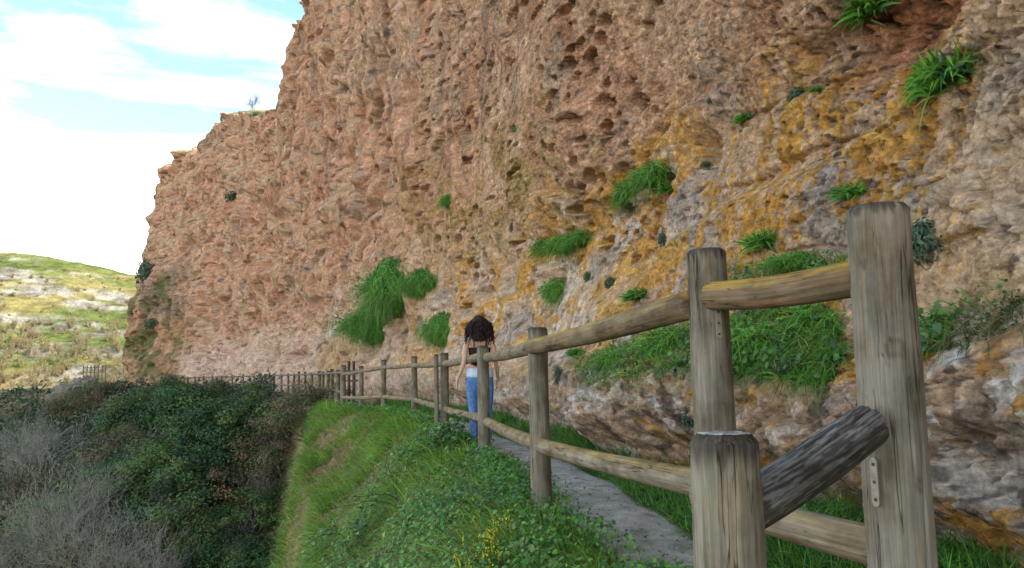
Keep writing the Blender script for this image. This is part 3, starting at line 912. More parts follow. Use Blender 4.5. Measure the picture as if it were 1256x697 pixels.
# unit-size meshes (about one metre across); local -y faces away from the rock
ROS = [rosette_mesh('rosette_leaves', 100 + i, 260, .5, .06, [G_BRIGHT, G_MID, (.05, .15, .05)], [3, 3, 1], .16, (.2, .9), .5) for i in range(3)]
TUFT = [rosette_mesh('tuft_blades', 110 + i, 1500, .42, .026, [G_BRIGHT, G_MID, G_DARK, G_YEL], [4, 4, 1.5, .7], .3, (.4, 1.2), 1.0) for i in range(2)]
HERB = [rosette_mesh('herb_leaves', 120 + i, 420, .3, .085, [(.06, .11, .06), (.045, .085, .05), (.09, .13, .07)], [3, 3, 1], .22, leaf=True) for i in range(2)]
HANG = [rosette_mesh('hanging_blades', 130 + i, 6500, .19, .013, [G_BRIGHT, G_MID, (.05, .15, .03), DRY], [5, 4, 2, .25], .33, (.5, 1.3), 1.6) for i in range(2)]

PLANTS = [
    # u, v, width px, kind, stretch z, name, label, group
    (1066, 18, 58, 'R', 1, 'rock_plant', 'bright green rosette plant topmost on the right, under the top edge of the photo'),
    (1160, 100, 60, 'R', 1.5, 'rock_plant', 'tall drooping green plant in the cleft right of the orange lichen streak'),
    (1184, 84, 30, 'R', .8, 'rock_plant', 'small green sprig sticking out right beside the tall drooping cleft plant'),
    (978, 117, 28, 'H', 1, 'rock_plant', 'small grey-green herb left of the large orange lichen patch high on the wall'),
    (1001, 112, 14, 'R', .8, 'rock_plant', 'tiny dark green sprig just right of the grey-green herb by the orange patch'),
    (915, 147, 24, 'R', .8, 'rock_plant', 'small bright green rosette alone on buff rock above the second tall post'),
    (871, 124, 13, 'H', 1, 'rock_plant', 'tiny grey-green herb directly above a dark slot in the rock'),
    (866, 203, 18, 'H', .8, 'rock_plant', 'small bluish herb on grey rock well above the second tall post'),
    (1046, 238, 36, 'R', .9, 'rock_plant', 'fresh green rosette directly above the flat top of the tallest post'),
    (782, 236, 46, 'T', .9, 'rock_plant', 'lower half of the dense slanting green cushion high over the middle rail'),
    (803, 216, 44, 'T', .9, 'rock_plant', 'upper half of the dense slanting green cushion high over the middle rail'),
    (826, 233, 36, 'R', .7, 'rock_plant', 'leafy green rosette just right of the dense slanting cushion'),
    (668, 306, 38, 'T', .9, 'rock_plant', 'rounded green cushion at the lower left end of the slanting ledge'),
    (693, 300, 36, 'T', .9, 'rock_plant', 'green cushion second from the lower left on the slanting ledge'),
    (716, 292, 36, 'T', .7, 'rock_plant', 'green cushion at the upper right end of the slanting ledge'),
    (683, 356, 26, 'T', 1.5, 'rock_plant', 'upright yellowish green tuft on orange lichen above the third post'),
    (786, 364, 40, 'R', .7, 'rock_plant', 'bright green low plant just above the long top rail left of the second post'),
    (636, 157, 14, 'R', .9, 'rock_plant', 'tiny green tuft alone high in the middle of the pink wall'),
    (551, 246, 16, 'T', 1.3, 'rock_plant', 'tiny green tuft on the mossy yellow band of the middle wall'),
    (630, 280, 18, 'H', 1.1, 'rock_plant', 'small grey-green herb on the lichen left of the slanting ledge'),
    (815, 294, 24, 'H', 1.3, 'rock_plant', 'grey-green herb on orange lichen below the leafy rosette'),
    (750, 348, 26, 'H', 1, 'rock_plant', 'blue-green herb beside white rock above the long top rail'),
    (722, 340, 18, 'H', 1.3, 'rock_plant', 'dark herb in the black crack above the long top rail'),
    (1136, 298, 56, 'H', 1.4, 'rock_plant', 'feathery grey-green bush touching the right edge of the tallest post'),
    (940, 300, 50, 'R', .8, 'rock_plant', 'dark green leafy plant above the yellow lichened rail between the tall posts'),
    (975, 320, 44, 'T', .6, 'rock_plant', 'bright green tuft resting just above the yellow lichened rail'),
    (974, 452, 48, 'H', .7, 'rock_plant', 'rounded dark green herb low on the ledge between the two tall posts'),
    (1000, 395, 60, 'T', 1.0, 'rock_plant', 'tall bright grass tuft on the ledge under the yellow lichened rail'),
    (925, 420, 64, 'T', 1.0, 'rock_plant', 'wide grass tuft on the ledge right against the second tall post'),
    (826, 420, 56, 'T', 1.0, 'rock_plant', 'wide grass tuft on the ledge left of the second tall post'),
    (760, 440, 44, 'T', .9, 'rock_plant', 'grass tuft at the left end of the ledge behind the long top rail'),
    (708, 434, 24, 'R', .8, 'rock_plant', 'small green plant hanging under the long top rail near the third post'),
    (686, 461, 20, 'H', 1.8, 'rock_plant', 'narrow blue-green herb on the rock right beside the third post'),
    (846, 515, 32, 'H', 1, 'rock_plant', 'grey-green herb at the overhanging lip just left of the short post'),
    (283, 243, 34, 'H', .7, 'cliff_bush', 'dark green bush on the far pink wall below the skyline'),
    (180, 335, 30, 'H', 1.6, 'cliff_bush', 'dark mossy bush on the left outer edge of the far cliff'),
    (318, 143, 26, 'H', .5, 'cliff_bush', 'low green bush in the notch of the far skyline'),
    (188, 398, 24, 'H', .9, 'cliff_bush', 'small dark bush low on the brown buttress at the far cliff end'),
    (488, 352, 86, 'B', 1.0, 'hanging_grass', 'large bright green hanging grass clump on the wall left of the woman'),
    (466, 396, 62, 'B', 1.1, 'hanging_grass', 'lower left lobe of the large hanging grass clump above the fence corner'),
    (522, 348, 50, 'B', .9, 'hanging_grass', 'upper right lobe of the large hanging grass clump'),
    (547, 404, 56, 'B', .9, 'hanging_grass', 'smaller hanging grass clump immediately left of the woman\'s head'),
]


def place_plants():
    cnt = {}
    for i, (u, v, w, k, sz, name, label) in enumerate(PLANTS):
        h = on_cliff(u, v)
        if h is None:
            print('plant missed', u, v); continue
        p, n, d = h
        size = w / FPX * d * (1.12 if k != 'H' else 1.0)
        pool = {'R': ROS, 'T': TUFT, 'H': HERB, 'B': HANG}[k]
        c = cnt.get(k, 0); cnt[k] = c + 1
        o = link(name, pool[c % len(pool)])
        nh = Vector((n.x, n.y, 0)).normalized()
        o.location = p + nh * size * .06
        ang = math.atan2(nh.y, nh.x) + math.pi / 2
        o.rotation_euler = (0, 0, ang)
        s = size * {'R': 1.05, 'T': 1.05, 'H': 1.25, 'B': .95}[k]
        o.scale = (s, s * .85, s * sz)
        tag(o, label, 'plant' if name != 'cliff_bush' else 'bush', 'plants growing on the cliff face' if name == 'rock_plant' else ('hanging grass clumps' if name == 'hanging_grass' else 'bushes on the far cliff'))


place_plants()


# ------------------------------------------------------------------ woody shrubs and trees of the gorge
def shrub_meshes(seed, nclump, nleaf, leaf, pal, wts, asp=.6, flat=.8):
    """unit shrub, radius about 1: crown of leaf clumps and a few stems"""
    rg = np.random.default_rng(seed)
    cc = unit(rg.normal(size=(nclump, 3))) * (.45 + .5 * rg.random((nclump, 1)))
    cc[:, 2] *= flat
    rad = .16 + .18 * rg.random(nclump)
    idx = rg.integers(0, nclump, nleaf)
    off = unit(rg.normal(size=(nleaf, 3))) * (rg.random((nleaf, 1)) ** .45)
    P = cc[idx] + off * rad[idx][:, None] * np.array([1.15, 1.15, .85])
    N = unit(off + .6 * P + np.array([[0, 0, .35]]) + rg.normal(0, .4, (nleaf, 3)))
    ccol = jit(pick(pal, wts, nclump, rg), nclump, rg, .22, .1)
    V, F, c = leaves(P, N, leaf * (.6 + .8 * rg.random(nleaf)), jit(ccol[idx], nleaf, rg, .18, .06), rg, asp)
    b = Bag(); b.add(V, F, col=c)
    crown = b.mesh('crown', MAT_LEAF)
    segs = []
    for k in range(min(nclump, 26)):
        a = np.array([rg.normal(0, .06), rg.normal(0, .06), -1.0]); e = cc[k]; mid = (a + e) / 2 + rg.normal(0, .12, 3)
        segs.append([*a, *mid, .03, .02]); segs.append([*mid, *e, .02, .006])
    V, F = tubes(segs, 4)
    st = Bag(); st.add(V, F, col=jit([.10, .085, .065], len(V), rg, .1))
    return crown, st.mesh('stems', MAT_TWIG)


def bare_tree_segs(rg, height, spread, levels, upright=.55):
    """recursive twigs; returns trunk segs and branch segs (unit metres)"""
    trunk = []; br = []
    def grow(p, d, L, r, lev):
        n = 4 if lev == 0 else 3
        q = p
        for k in range(n):
            d = unit(d + rg.normal(0, .16, 3) + np.array([0, 0, .05 * upright]))
            q2 = q + d * L / n
            r2 = r * (1 - .22)
            (trunk if lev == 0 else br).append([*q, *q2, r, r2])
            if lev < levels:
                m = (2 if lev < 3 else 1) if k > 0 or lev > 0 else 1
                for _ in range(m):
                    side = unit(np.cross(d, rg.normal(size=3)))
                    nd_ = unit(d * (.75 + .2 * rg.random()) + side * spread * (.6 + .5 * rg.random()) + np.array([0, 0, .18 * upright]))
                    grow(q2, nd_, L * (.52 + .2 * rg.random()), r2 * .6, lev + 1)
            q = q2; r = r2
    nst = rg.integers(2, 4)
    for s in range(nst):
        a = rg.uniform(0, 6.28)
        grow(np.array([rg.normal(0, .1), rg.normal(0, .1), 0.]), unit(np.array([.3 * math.cos(a), .3 * math.sin(a), 1.])), height * .5, .06 * height / 6, 0)
    return trunk, br


def bare_meshes(seed, height, spread, levels, col, rmin=.006, upright=.55):
    rg = np.random.default_rng(seed)
    t, b = bare_tree_segs(rg, height, spread, levels, upright)
    t = np.array(t); b = np.array(b)
    b = b[(rg.random(len(b)) < .55) | (b[:, 6] > .012)]
    b[:, 6:] = np.maximum(b[:, 6:], rmin)
    V, F = tubes(t, 5); tb = Bag(); tb.add(V, F, col=jit(col, len(V), rg, .06, .02))
    V, F = tubes(b, 3); bb = Bag(); bb.add(V, F, col=np.repeat(jit(col, len(b), rg, .22, .05), 6, 0))
    print('bare tree', len(b))
    return tb.mesh('trunk', MAT_TWIG), bb.mesh('branches', MAT_TWIG)


IVY = [shrub_meshes(200 + i, 80, 11000, .062, [(.048, .11, .04), (.07, .14, .045), (.034, .078, .032), (.11, .17, .055)], [4, 4, 1.5, 2]) for i in range(3)]
OLIVE = [shrub_meshes(210 + i, 60, 7000, .052, [(.15, .14, .065), (.12, .12, .06), (.19, .145, .085), (.095, .14, .05)], [3, 3, 2, 2]) for i in range(2)]
GREENB = [shrub_meshes(220 + i, 60, 7500, .055, [(.085, .17, .04), (.06, .125, .035), (.12, .18, .055)], [3, 2, 1]) for i in range(2)]
GTREE = [bare_meshes(230 + i, 6.5, .62, 4, (.30, .30, .25), .006) for i in range(3)]  # twig colour lightened to stand in for mist over the thicket
GSHRUB = [bare_meshes(240 + i, 3.4, .8, 3, (.17, .155, .135), .008, .35) for i in range(2)]

SHRUBS = [
    # u, v centre, distance, radius, pool, label
    (232, 492, 62, 3.6, 'I', 'dark ivy covered bush on the upper slope below the crack in the far cliff'),
    (268, 522, 54, 3.4, 'I', 'broad dark ivy bush in the middle of the shaded slope'),
    (176, 505, 70, 4.0, 'I', 'almost black bush on the outer edge of the far terrace'),
    (208, 556, 50, 3.4, 'G', 'mid green bush halfway down the slope above the grey bare trees'),
    (254, 574, 46, 3.0, 'I', 'deep green ivy bush directly below the broad dark one'),
    (296, 505, 58, 2.8, 'I', 'dark bush just below the far fence and its closest posts'),
    (316, 548, 44, 2.6, 'O', 'rounded brownish bush to the lower left of the brown twiggy bush'),
    (222, 618, 40, 2.8, 'I', 'dark bush low on the slope right of the bare trees'),
    (150, 540, 64, 3.4, 'O', 'olive brown bush beside the leaning dead trunk'),
    (282, 596, 38, 2.4, 'O', 'olive brown bush low in the middle of the slope'),
    (272, 668, 24, 1.25, 'I', 'nearest ivy bush at the bottom edge of the photo'),
    (318, 684, 22, 1.1, 'I', 'ivy bush at the foot of the grassy bank'),
    (385, 488, 30, 1.7, 'O', 'brown olive bush at the fence corner beside the grassy bank'),
    (352, 506, 36, 1.9, 'O', 'brown twiggy bush left of the fence corner bush'),
    (128, 478, 90, 3.6, 'O', 'olive bush on the terrace end below the tiny far fence'),
    (96, 492, 96, 3.8, 'O', 'outermost dull bush on the rocky end of the terrace'),
    (262, 474, 66, 1.8, 'O', 'low brown bush hiding the middle of the far fence'),
    (212, 470, 80, 2.3, 'O', 'low olive bush against the foot of the far cliff'),
    (318, 482, 52, 1.6, 'G', 'small fresh green bush in front of the far fence'),
    (250, 640, 33, 1.9, 'G', 'mid green bush in the lower middle of the slope'),
    (318, 616, 29, 1.5, 'G', 'mid green bush close left of the grassy bank'),
    (60, 640, 30, 2.2, 'G', 'dull green bush among the bare trees at lower left'),
    (140, 590, 40, 2.6, 'G', 'dull green bush just under the leaning dead trunk'),
    (110, 690, 24, 1.8, 'O', 'olive bush under the bare trees at the bottom edge'),
    (20, 600, 40, 2.6, 'O', 'olive bush at the left edge between bare trees'),
    (345, 560, 31, 1.6, 'O', 'grey-brown bush tucked behind the edge of the grassy bank'),
]
GREYS = [
    # u, v of the top, v of the foot, pool, label
    (52, 548, 760, 'T', 'tall grey leafless tree in the middle of the lower left thicket'),
    (122, 590, 790, 'T', 'grey leafless tree with fanning branches at the bottom, right of the tall one'),
    (14, 596, 800, 'T', 'grey leafless tree filling the bottom left corner'),
    (96, 548, 690, 'T', 'pale leafless tree below the leaning dead trunk'),
    (10, 490, 640, 'T', 'grey leafless tree at the left edge under the sunlit scrub'),
    (178, 630, 800, 'T', 'grey leafless tree at the bottom between thicket and ivy'),
    (46, 494, 590, 'T', 'hazy leafless tree topmost at the left edge'),
    (330, 560, 640, 'S', 'grey twiggy shrub left of the grassy bank edge'),
    (298, 620, 700, 'S', 'grey twiggy shrub above the ivy at the foot of the bank'),
    (338, 505, 570, 'S', 'grey twiggy shrub high on the slope behind the bank'),
    (228, 600, 700, 'S', 'grey twiggy shrub at the bottom right of the bare trees'),
]


def on_ground(u, v, lo=4.0):
    r = ray(u, v); t = np.geomspace(lo, 400, 3000)
    x = r.x * t; y = r.y * t; z = EYE + r.z * t
    g = terrain(x, y) - z
    i = np.argmax(g > 0)
    return Vector((x[i], y[i], z[i])), float(t[i])


def plant_gorge():
    pools = {'I': IVY, 'O': OLIVE, 'G': GREENB}
    names = {'I': 'ivy_bush', 'O': 'olive_bush', 'G': 'green_bush'}
    k = 0
    for u, v, d, r, p, label in SHRUBS:
        k += 1; rpx = r / d * FPX
        g, gd = on_ground(u, v + rpx * .55, 12)
        gd = min(gd, d * 1.6); c = at(u, v, g.y if g.y < d * 1.6 else d); r = rpx / FPX * c.y
        crown, stems = pools[p][k % len(pools[p])]
        e = empty(names[p], (c.x, c.y, c.z - r), label, 'bush', 'bushes on the shaded slope')
        e.rotation_euler = (0, 0, k * 2.4)
        gz = float(terrain(c.x, c.y))
        e.scale = (r, r, r * (.85 if p == 'I' else .8))
        for nm, me in (('crown', crown), ('stems', stems)):
            o = link(nm, me, e); o.location = (0, 0, 1)
    for u, v, vb, p, label in GREYS:
        k += 1
        g, gd = on_ground(u, vb, 11)
        c = g
        tr, br = (GTREE if p == 'T' else GSHRUB)[k % (3 if p == 'T' else 2)]
        gz = float(terrain(c.x, c.y))
        zb = gz - .1
        e = empty('leafless_tree' if p == 'T' else 'leafless_shrub', (c.x, c.y, zb), label, 'tree' if p == 'T' else 'shrub', 'leafless grey trees and shrubs')
        e.rotation_euler = (0, 0, k * 1.7)
        s = (vb - v) / FPX * g.y / max(q.co.z for q in br.vertices)
        e.scale = (s, s, s)
        link('trunk', tr, e); link('branches', br, e)


plant_gorge()


def undergrowth():
    rg = np.random.default_rng(31)
    n = 230000
    d = 11 * (135 / 11) ** rg.random(n); ang = rg.uniform(-41, -12, n)
    y = d * np.cos(np.radians(ang)); x = d * np.sin(np.radians(ang))
    dl = left_of_fence(x, y)
    ok = (dl > np.where(y > 25, 1.5, 3.4)) & (dl < 110)
    x, y, d = x[ok], y[ok], d[ok]; n = len(x)
    z = terrain(x, y)
    cl = fbm(x * .4, y * .4, 0, 3, 51)
    P = np.stack([x, y, z + (.1 + 1.3 * sst(-.3, .5, cl)) * rg.random(n)], -1) + rg.normal(0, .1, (n, 3))
    N = unit(np.array([[-.3, -.3, .8]]) + rg.normal(0, .5, (n, 3)))
    s = np.clip(.0055 * d, .07, .5) * (.6 + .8 * rg.random(n))
    w = sst(-.3, .3, fbm(x * .12, y * .12, 0, 3, 53))
    c = mixc(pick([(.06, .075, .045), (.10, .095, .07), (.05, .085, .03)], [3, 1.2, 3], n, rg), (.035, .065, .03), w * .8)
    V, F, cc = leaves(P, N, s, jit(c, n, rg), rg, .55)
    b = Bag(); b.add(V, F, col=cc)
    tag(link('undergrowth', b.mesh('undergrowth', MAT_LEAF)), 'tangled dull green undergrowth covering the shaded gorge slope', 'undergrowth', kind='stuff')


undergrowth()


def hill_scrub():
    rg = np.random.default_rng(33)
    segs = []; Ps = []; cs = []
    def spot(u, v):
        h = HILL.ray_cast(Vector((0, 0, EYE)), ray(u, v))
        return h[0]
    for k in range(560):
        u = rg.uniform(-60, 168); v = rg.uniform(395, 560) if rg.random() < .86 else rg.uniform(335, 400)
        p = spot(u, v)
        if p is None: continue
        H = rg.uniform(1.0, 3.4) if v > 400 else rg.uniform(.3, 1.5) ** 1.5
        p = np.array(p)
        for j in range(34):
            a = rg.uniform(0, 6.28); t = rg.uniform(.1, .5)
            e = p + np.array([math.cos(a) * t * H * .6, math.sin(a) * t * H * .6, H * rg.uniform(.6, 1)])
            m = (p + e) / 2 + rg.normal(0, .15, 3)
            segs.append([*p, *m, .05, .04]); segs.append([*m, *e, .04, .02])
        nl = 60
        q = p + rg.normal(0, 1, (nl, 3)) * np.array([.38, .38, .28]) * H + np.array([0, 0, H * .6])
        Ps.append(q); cs.append(np.repeat([[[.34, .25, .09], [.27, .24, .08], [.20, .17, .09], [.14, .16, .06]][rg.integers(0, 4)]], nl, 0))
    V, F = tubes(segs, 3)
    b = Bag(); b.add(V, F, col=jit([.34, .27, .15], len(V), rg, .1))
    P = np.concatenate(Ps); c = np.concatenate(cs)
    V, F, cc = leaves(P, rg.normal(size=P.shape), rg.uniform(.12, .36, len(P)), jit(c, len(P), rg, .15), rg, .6)
    b.add(V, F, col=cc)
    tag(link('hillside_scrub', b.mesh('hillside_scrub', MAT_LEAF)), 'pale yellow sunlit scrub covering the foot of the far hillside', 'scrub', kind='stuff')


hill_scrub()


# leaning dead trunk, far cliff-top tree, terrace-end rock
def dead_trunk():
    a = at(30, 552, 66); b_ = at(182, 486, 72)
    e = empty('dead_trunk', a, 'bare dead trunk leaning up across the dark slope at left', 'dead tree')
    rg = np.random.default_rng(41)
    pts = [np.array(a.lerp(b_, t)) - np.array(a) + rg.normal(0, .12, 3) for t in np.linspace(0, 1, 9)]
    segs = [[*pts[i], *pts[i + 1], .10 - .007 * i, .095 - .007 * i] for i in range(8)]
    V, F = tubes(segs, 6); bg = Bag(); bg.add(V, F, col=jit([.14, .13, .12], len(V), rg, .08, .02))
    link('trunk', bg.mesh('trunk', MAT_TWIG), e)
    segs = []
    for k in range(22):
        i = rng.integers(2, 8); p = pts[i]; q = p + np.array([rg.normal(0, .8), rg.normal(0, .5), rg.normal(.3, .7)]) + (pts[8] - pts[0]) * .12
        segs.append([*p, *q, .035, .02])
    V, F = tubes(segs, 4); bg = Bag(); bg.add(V, F, col=jit([.14, .13, .12], len(V), rg, .08, .02))
    link('branches', bg.mesh('branches', MAT_TWIG), e)


dead_trunk()


def skyline_tree():
    p = at(316, 135, 58)
    for v in range(80, 190):
        h = on_cliff(309, v)
        if h: p = h[0]; break
    e = empty('leafless_tree', p + Vector((.2, .5, -.35)), 'small bluish leafless tree in the skyline notch at the cliff top', 'tree')
    t, b = bare_meshes(250, 2.0, .7, 3, (.30, .28, .36), .012, .5)
    link('trunk', t, e); link('branches', b, e)


skyline_tree()


def terrace_rock():
    rg = np.random.default_rng(43)
    th, ph = np.meshgrid(np.linspace(0, 2 * np.pi, 90, endpoint=False), np.linspace(0.02, np.pi - .02, 60), indexing='ij')
    x = np.sin(ph) * np.cos(th); y = np.sin(ph) * np.sin(th); z = np.cos(ph)
    r = 1 + .25 * fbm(x * 1.5, y * 1.5, z * 1.5, 4, 61) + .1 * perlin(x * 6, y * 6, z * 6, 63)
    V = np.stack([x * r * 3.6, y * r * 3.5, z * r * 4.2], -1)
    c = mixc((.16, .135, .115), (.25, .21, .17), sst(-.3, .4, fbm(x * 3, y * 3, z * 3, 3, 65)))
    o = link('rock_outcrop', new_mesh('rock_outcrop', V, grid_faces(90, 60, True), MAT_CLIFF, True, {'col': c.reshape(-1, 3)}))
    o.location = at(92, 512, 97)
    tag(o, 'grey rounded rock outcrop under the end of the far terrace', 'rock')


terrace_rock()


# ------------------------------------------------------------------ logs and fences
W_GREY = (.215, .195, .155); W_BROWN = (.22, .155, .095); W_DARK = (.075, .065, .055); W_RAIL = (.235, .20, .15)


def log_mesh(name, p0, p1, r0, r1, seed, seg=28, rows=30, col=W_GREY, cham=.012, bow=.006, lichen=0.0, darktop=0.0, rough=.004, knots=(), pale_end=False, flake=False):
    rg = np.random.default_rng(seed)
    p0 = np.array(p0, float); p1 = np.array(p1, float)
    L = np.linalg.norm(p1 - p0); ax = (p1 - p0) / L
    ref = np.array([0, 0, 1.]) if abs(ax[2]) < .8 else np.array([0, -1., 0])
    a = unit(np.cross(ax, ref)); b = np.cross(ax, a)
    # stations: chamfered ends then centre
    ts = np.concatenate([[0, 0, 0], [0.0], np.linspace(cham, L - cham, rows), [L], [L, L, L]])
    rf = np.concatenate([[.02, .4, .8], [1 - cham / max(r0, .01) * .8], np.ones(rows), [1 - cham / max(r1, .01) * .8], [.8, .4, .02]])
    th = np.arange(seg) * 2 * np.pi / seg
    T, TH = np.meshgrid(ts, th, indexing='xy')
    T = T.T; TH = TH.T   # rows x seg
    rad = (r0 + (r1 - r0) * T / L) * rf[:, None]
    cx, sx = np.cos(TH), np.sin(TH)
    ns = perlin(cx * 1.2 + seed * 3.1, sx * 1.2, T * 1.6, seed % 50) * .045 + perlin(cx * 4, sx * 4 + seed, T * 5, 7) * .02
    rad = rad * (1 + ns)
    # long drying checks cut into the surface
    for k in range(7 if seg > 40 else 4):
        a0 = rg.uniform(0, 6.28); c0 = rg.uniform(0, L); hl = rg.uniform(.15, .5)
        da = np.abs((TH - a0 - .15 * np.sin(T * 5 + k) + np.pi) % (2 * np.pi) - np.pi)
        rad = rad - rough * 1.6 * np.exp(-(da / (.05 if seg > 40 else .1)) ** 2) * np.exp(-((T - c0) / hl) ** 4)
    bowx = bow * np.sin(np.pi * T / L + .3)
    ctr = p0 + ax * T[..., None] + b * bowx[..., None]
    dirv = a * cx[..., None] + b * sx[..., None]
    V = ctr + dirv * rad[..., None]
    # furrowed grain
    V = V + dirv * (rough * .22 * perlin(cx * 9 + seed, sx * 9, T * 3, 31) * (seg > 40))[..., None]
    endz = np.where((np.arange(len(ts)) < 3)[:, None], 1, 0) + np.where((np.arange(len(ts)) >= len(ts) - 3)[:, None], 1, 0)
    V += (ax * (rough * .6))[None, None] * (perlin(V[..., 0] * 60, V[..., 1] * 60, V[..., 2] * 60, 3) * endz)[..., None]
    base = np.broadcast_to(np.array(col, float), V.shape).copy()
    n1 = fbm(cx * 1.5 + seed, sx * 1.5, T * 2.5, 3, 13)
    base = mixc(base, np.array(col) * np.array([1.12, 1.0, .84]), sst(0, .5, n1) * .6)
    base = mixc(base, (.16, .17, .11), sst(.1, .6, perlin(cx * 2 + 5, sx * 2, T * 3 + seed, 15)) * .45)
    if lichen:
        upz = dirv[..., 2]
        lm = sst(.25, .75, upz + .45 * fbm(cx * 3, sx * 3 + seed, T * 9, 3, 17)) * lichen * sst(-.3, .3, perlin(T * 3 + seed, cx * .5, sx * .5, 19) + .25)
        base = mixc(base, (.42, .27, .03), lm)
    if darktop:
        ed = L - T
        base = mixc(base, (.05, .042, .036), sst(darktop, darktop * .3, ed + .03 * perlin(cx * 5, sx * 5, T * 8 + seed, 21)) * .85)
    if flake:
        fl = fbm(cx * 8 + seed, sx * 8, T * 13, 4, 23) + .5 * perlin(cx * 2, sx * 2, T * 5, 24)
        base = mixc(base, (.21, .215, .21), sst(.05, .5, fl + .25 * dirv[..., 2]) * .75)
    if pale_end:
        base[-3:] = (.42, .42, .40)
    for kt, ka, kr in knots:
        da = (TH - ka + np.pi) % (2 * np.pi) - np.pi
        q = np.hypot(da * r0, T - kt) / kr
        base = mixc(base, (.10, .075, .05), np.exp(-(q - .75) ** 2 * 14) * .7)
        base = mixc(base, (.17, .14, .11), sst(.7, .3, q) * .8)
    wood = np.stack([cx * rad + seed * .37, sx * rad + seed * .21, T + seed * 1.7], -1)
    F = grid_faces(len(ts), seg)
    # wrap around
    i = np.arange(len(ts) - 1)
    wrapf = np.stack([i * seg + seg - 1, (i + 1) * seg + seg - 1, (i + 1) * seg, i * seg], -1)
    F = np.concatenate([F, wrapf])[:, ::-1]
    return new_mesh(name, V, F, MAT_WOOD, True, {'wood': wood.reshape(-1, 3), 'col': np.clip(base, .01, .8).reshape(-1, 3)})


def strap_bracket(parent, pos, normal, up, length=.12, width=.022, thick=.004):
    """flat steel strap with rounded ends and three bolt heads"""
    n = Vector(normal).normalized(); u = Vector(up).normalized(); s = u.cross(n).normalized(); u = n.cross(s)
    out = []
    for k in range(9): t = math.pi * k / 8; out.append((math.cos(t) * width / 2, length / 2 - width / 2 + math.sin(t) * width / 2))
    for k in range(9): t = math.pi + math.pi * k / 8; out.append((math.cos(t) * width / 2, -length / 2 + width / 2 + math.sin(t) * width / 2))
    me = bpy.data.meshes.new('bracket')
    vs = [tuple(Vector(pos) + s * a + u * b) for a, b in out] + [tuple(Vector(pos) + s * a + u * b + n * thick) for a, b in out]
    m = len(out)
    fs = [tuple(range(m, 2 * m))] + [(i, (i + 1) % m, m + (i + 1) % m, m + i) for i in range(m)]
    me.from_pydata(vs, [], fs); me.materials.append(MAT_STEEL); me.update()
    br = link('bracket', me, parent)
    for f in (-.36, 0, .36):
        c = Vector(pos) + u * length * f + n * thick
        vs = []; 
        for k in range(10):
            t = 2 * math.pi * k / 10; vs.append(tuple(c + (s * math.cos(t) + u * math.sin(t)) * .0045))
        for k in range(10):
            t = 2 * math.pi * k / 10; vs.append(tuple(c + (s * math.cos(t) + u * math.sin(t)) * .0035 + n * .0025))
        me = bpy.data.meshes.new('bolt')
        me.from_pydata(vs, [], [tuple(range(10, 20))] + [(i, (i + 1) % 10, 10 + (i + 1) % 10, 10 + i) for i in range(10)])
        me.materials.append(MAT_BOLT); me.update()
        link('bolt', me, br)


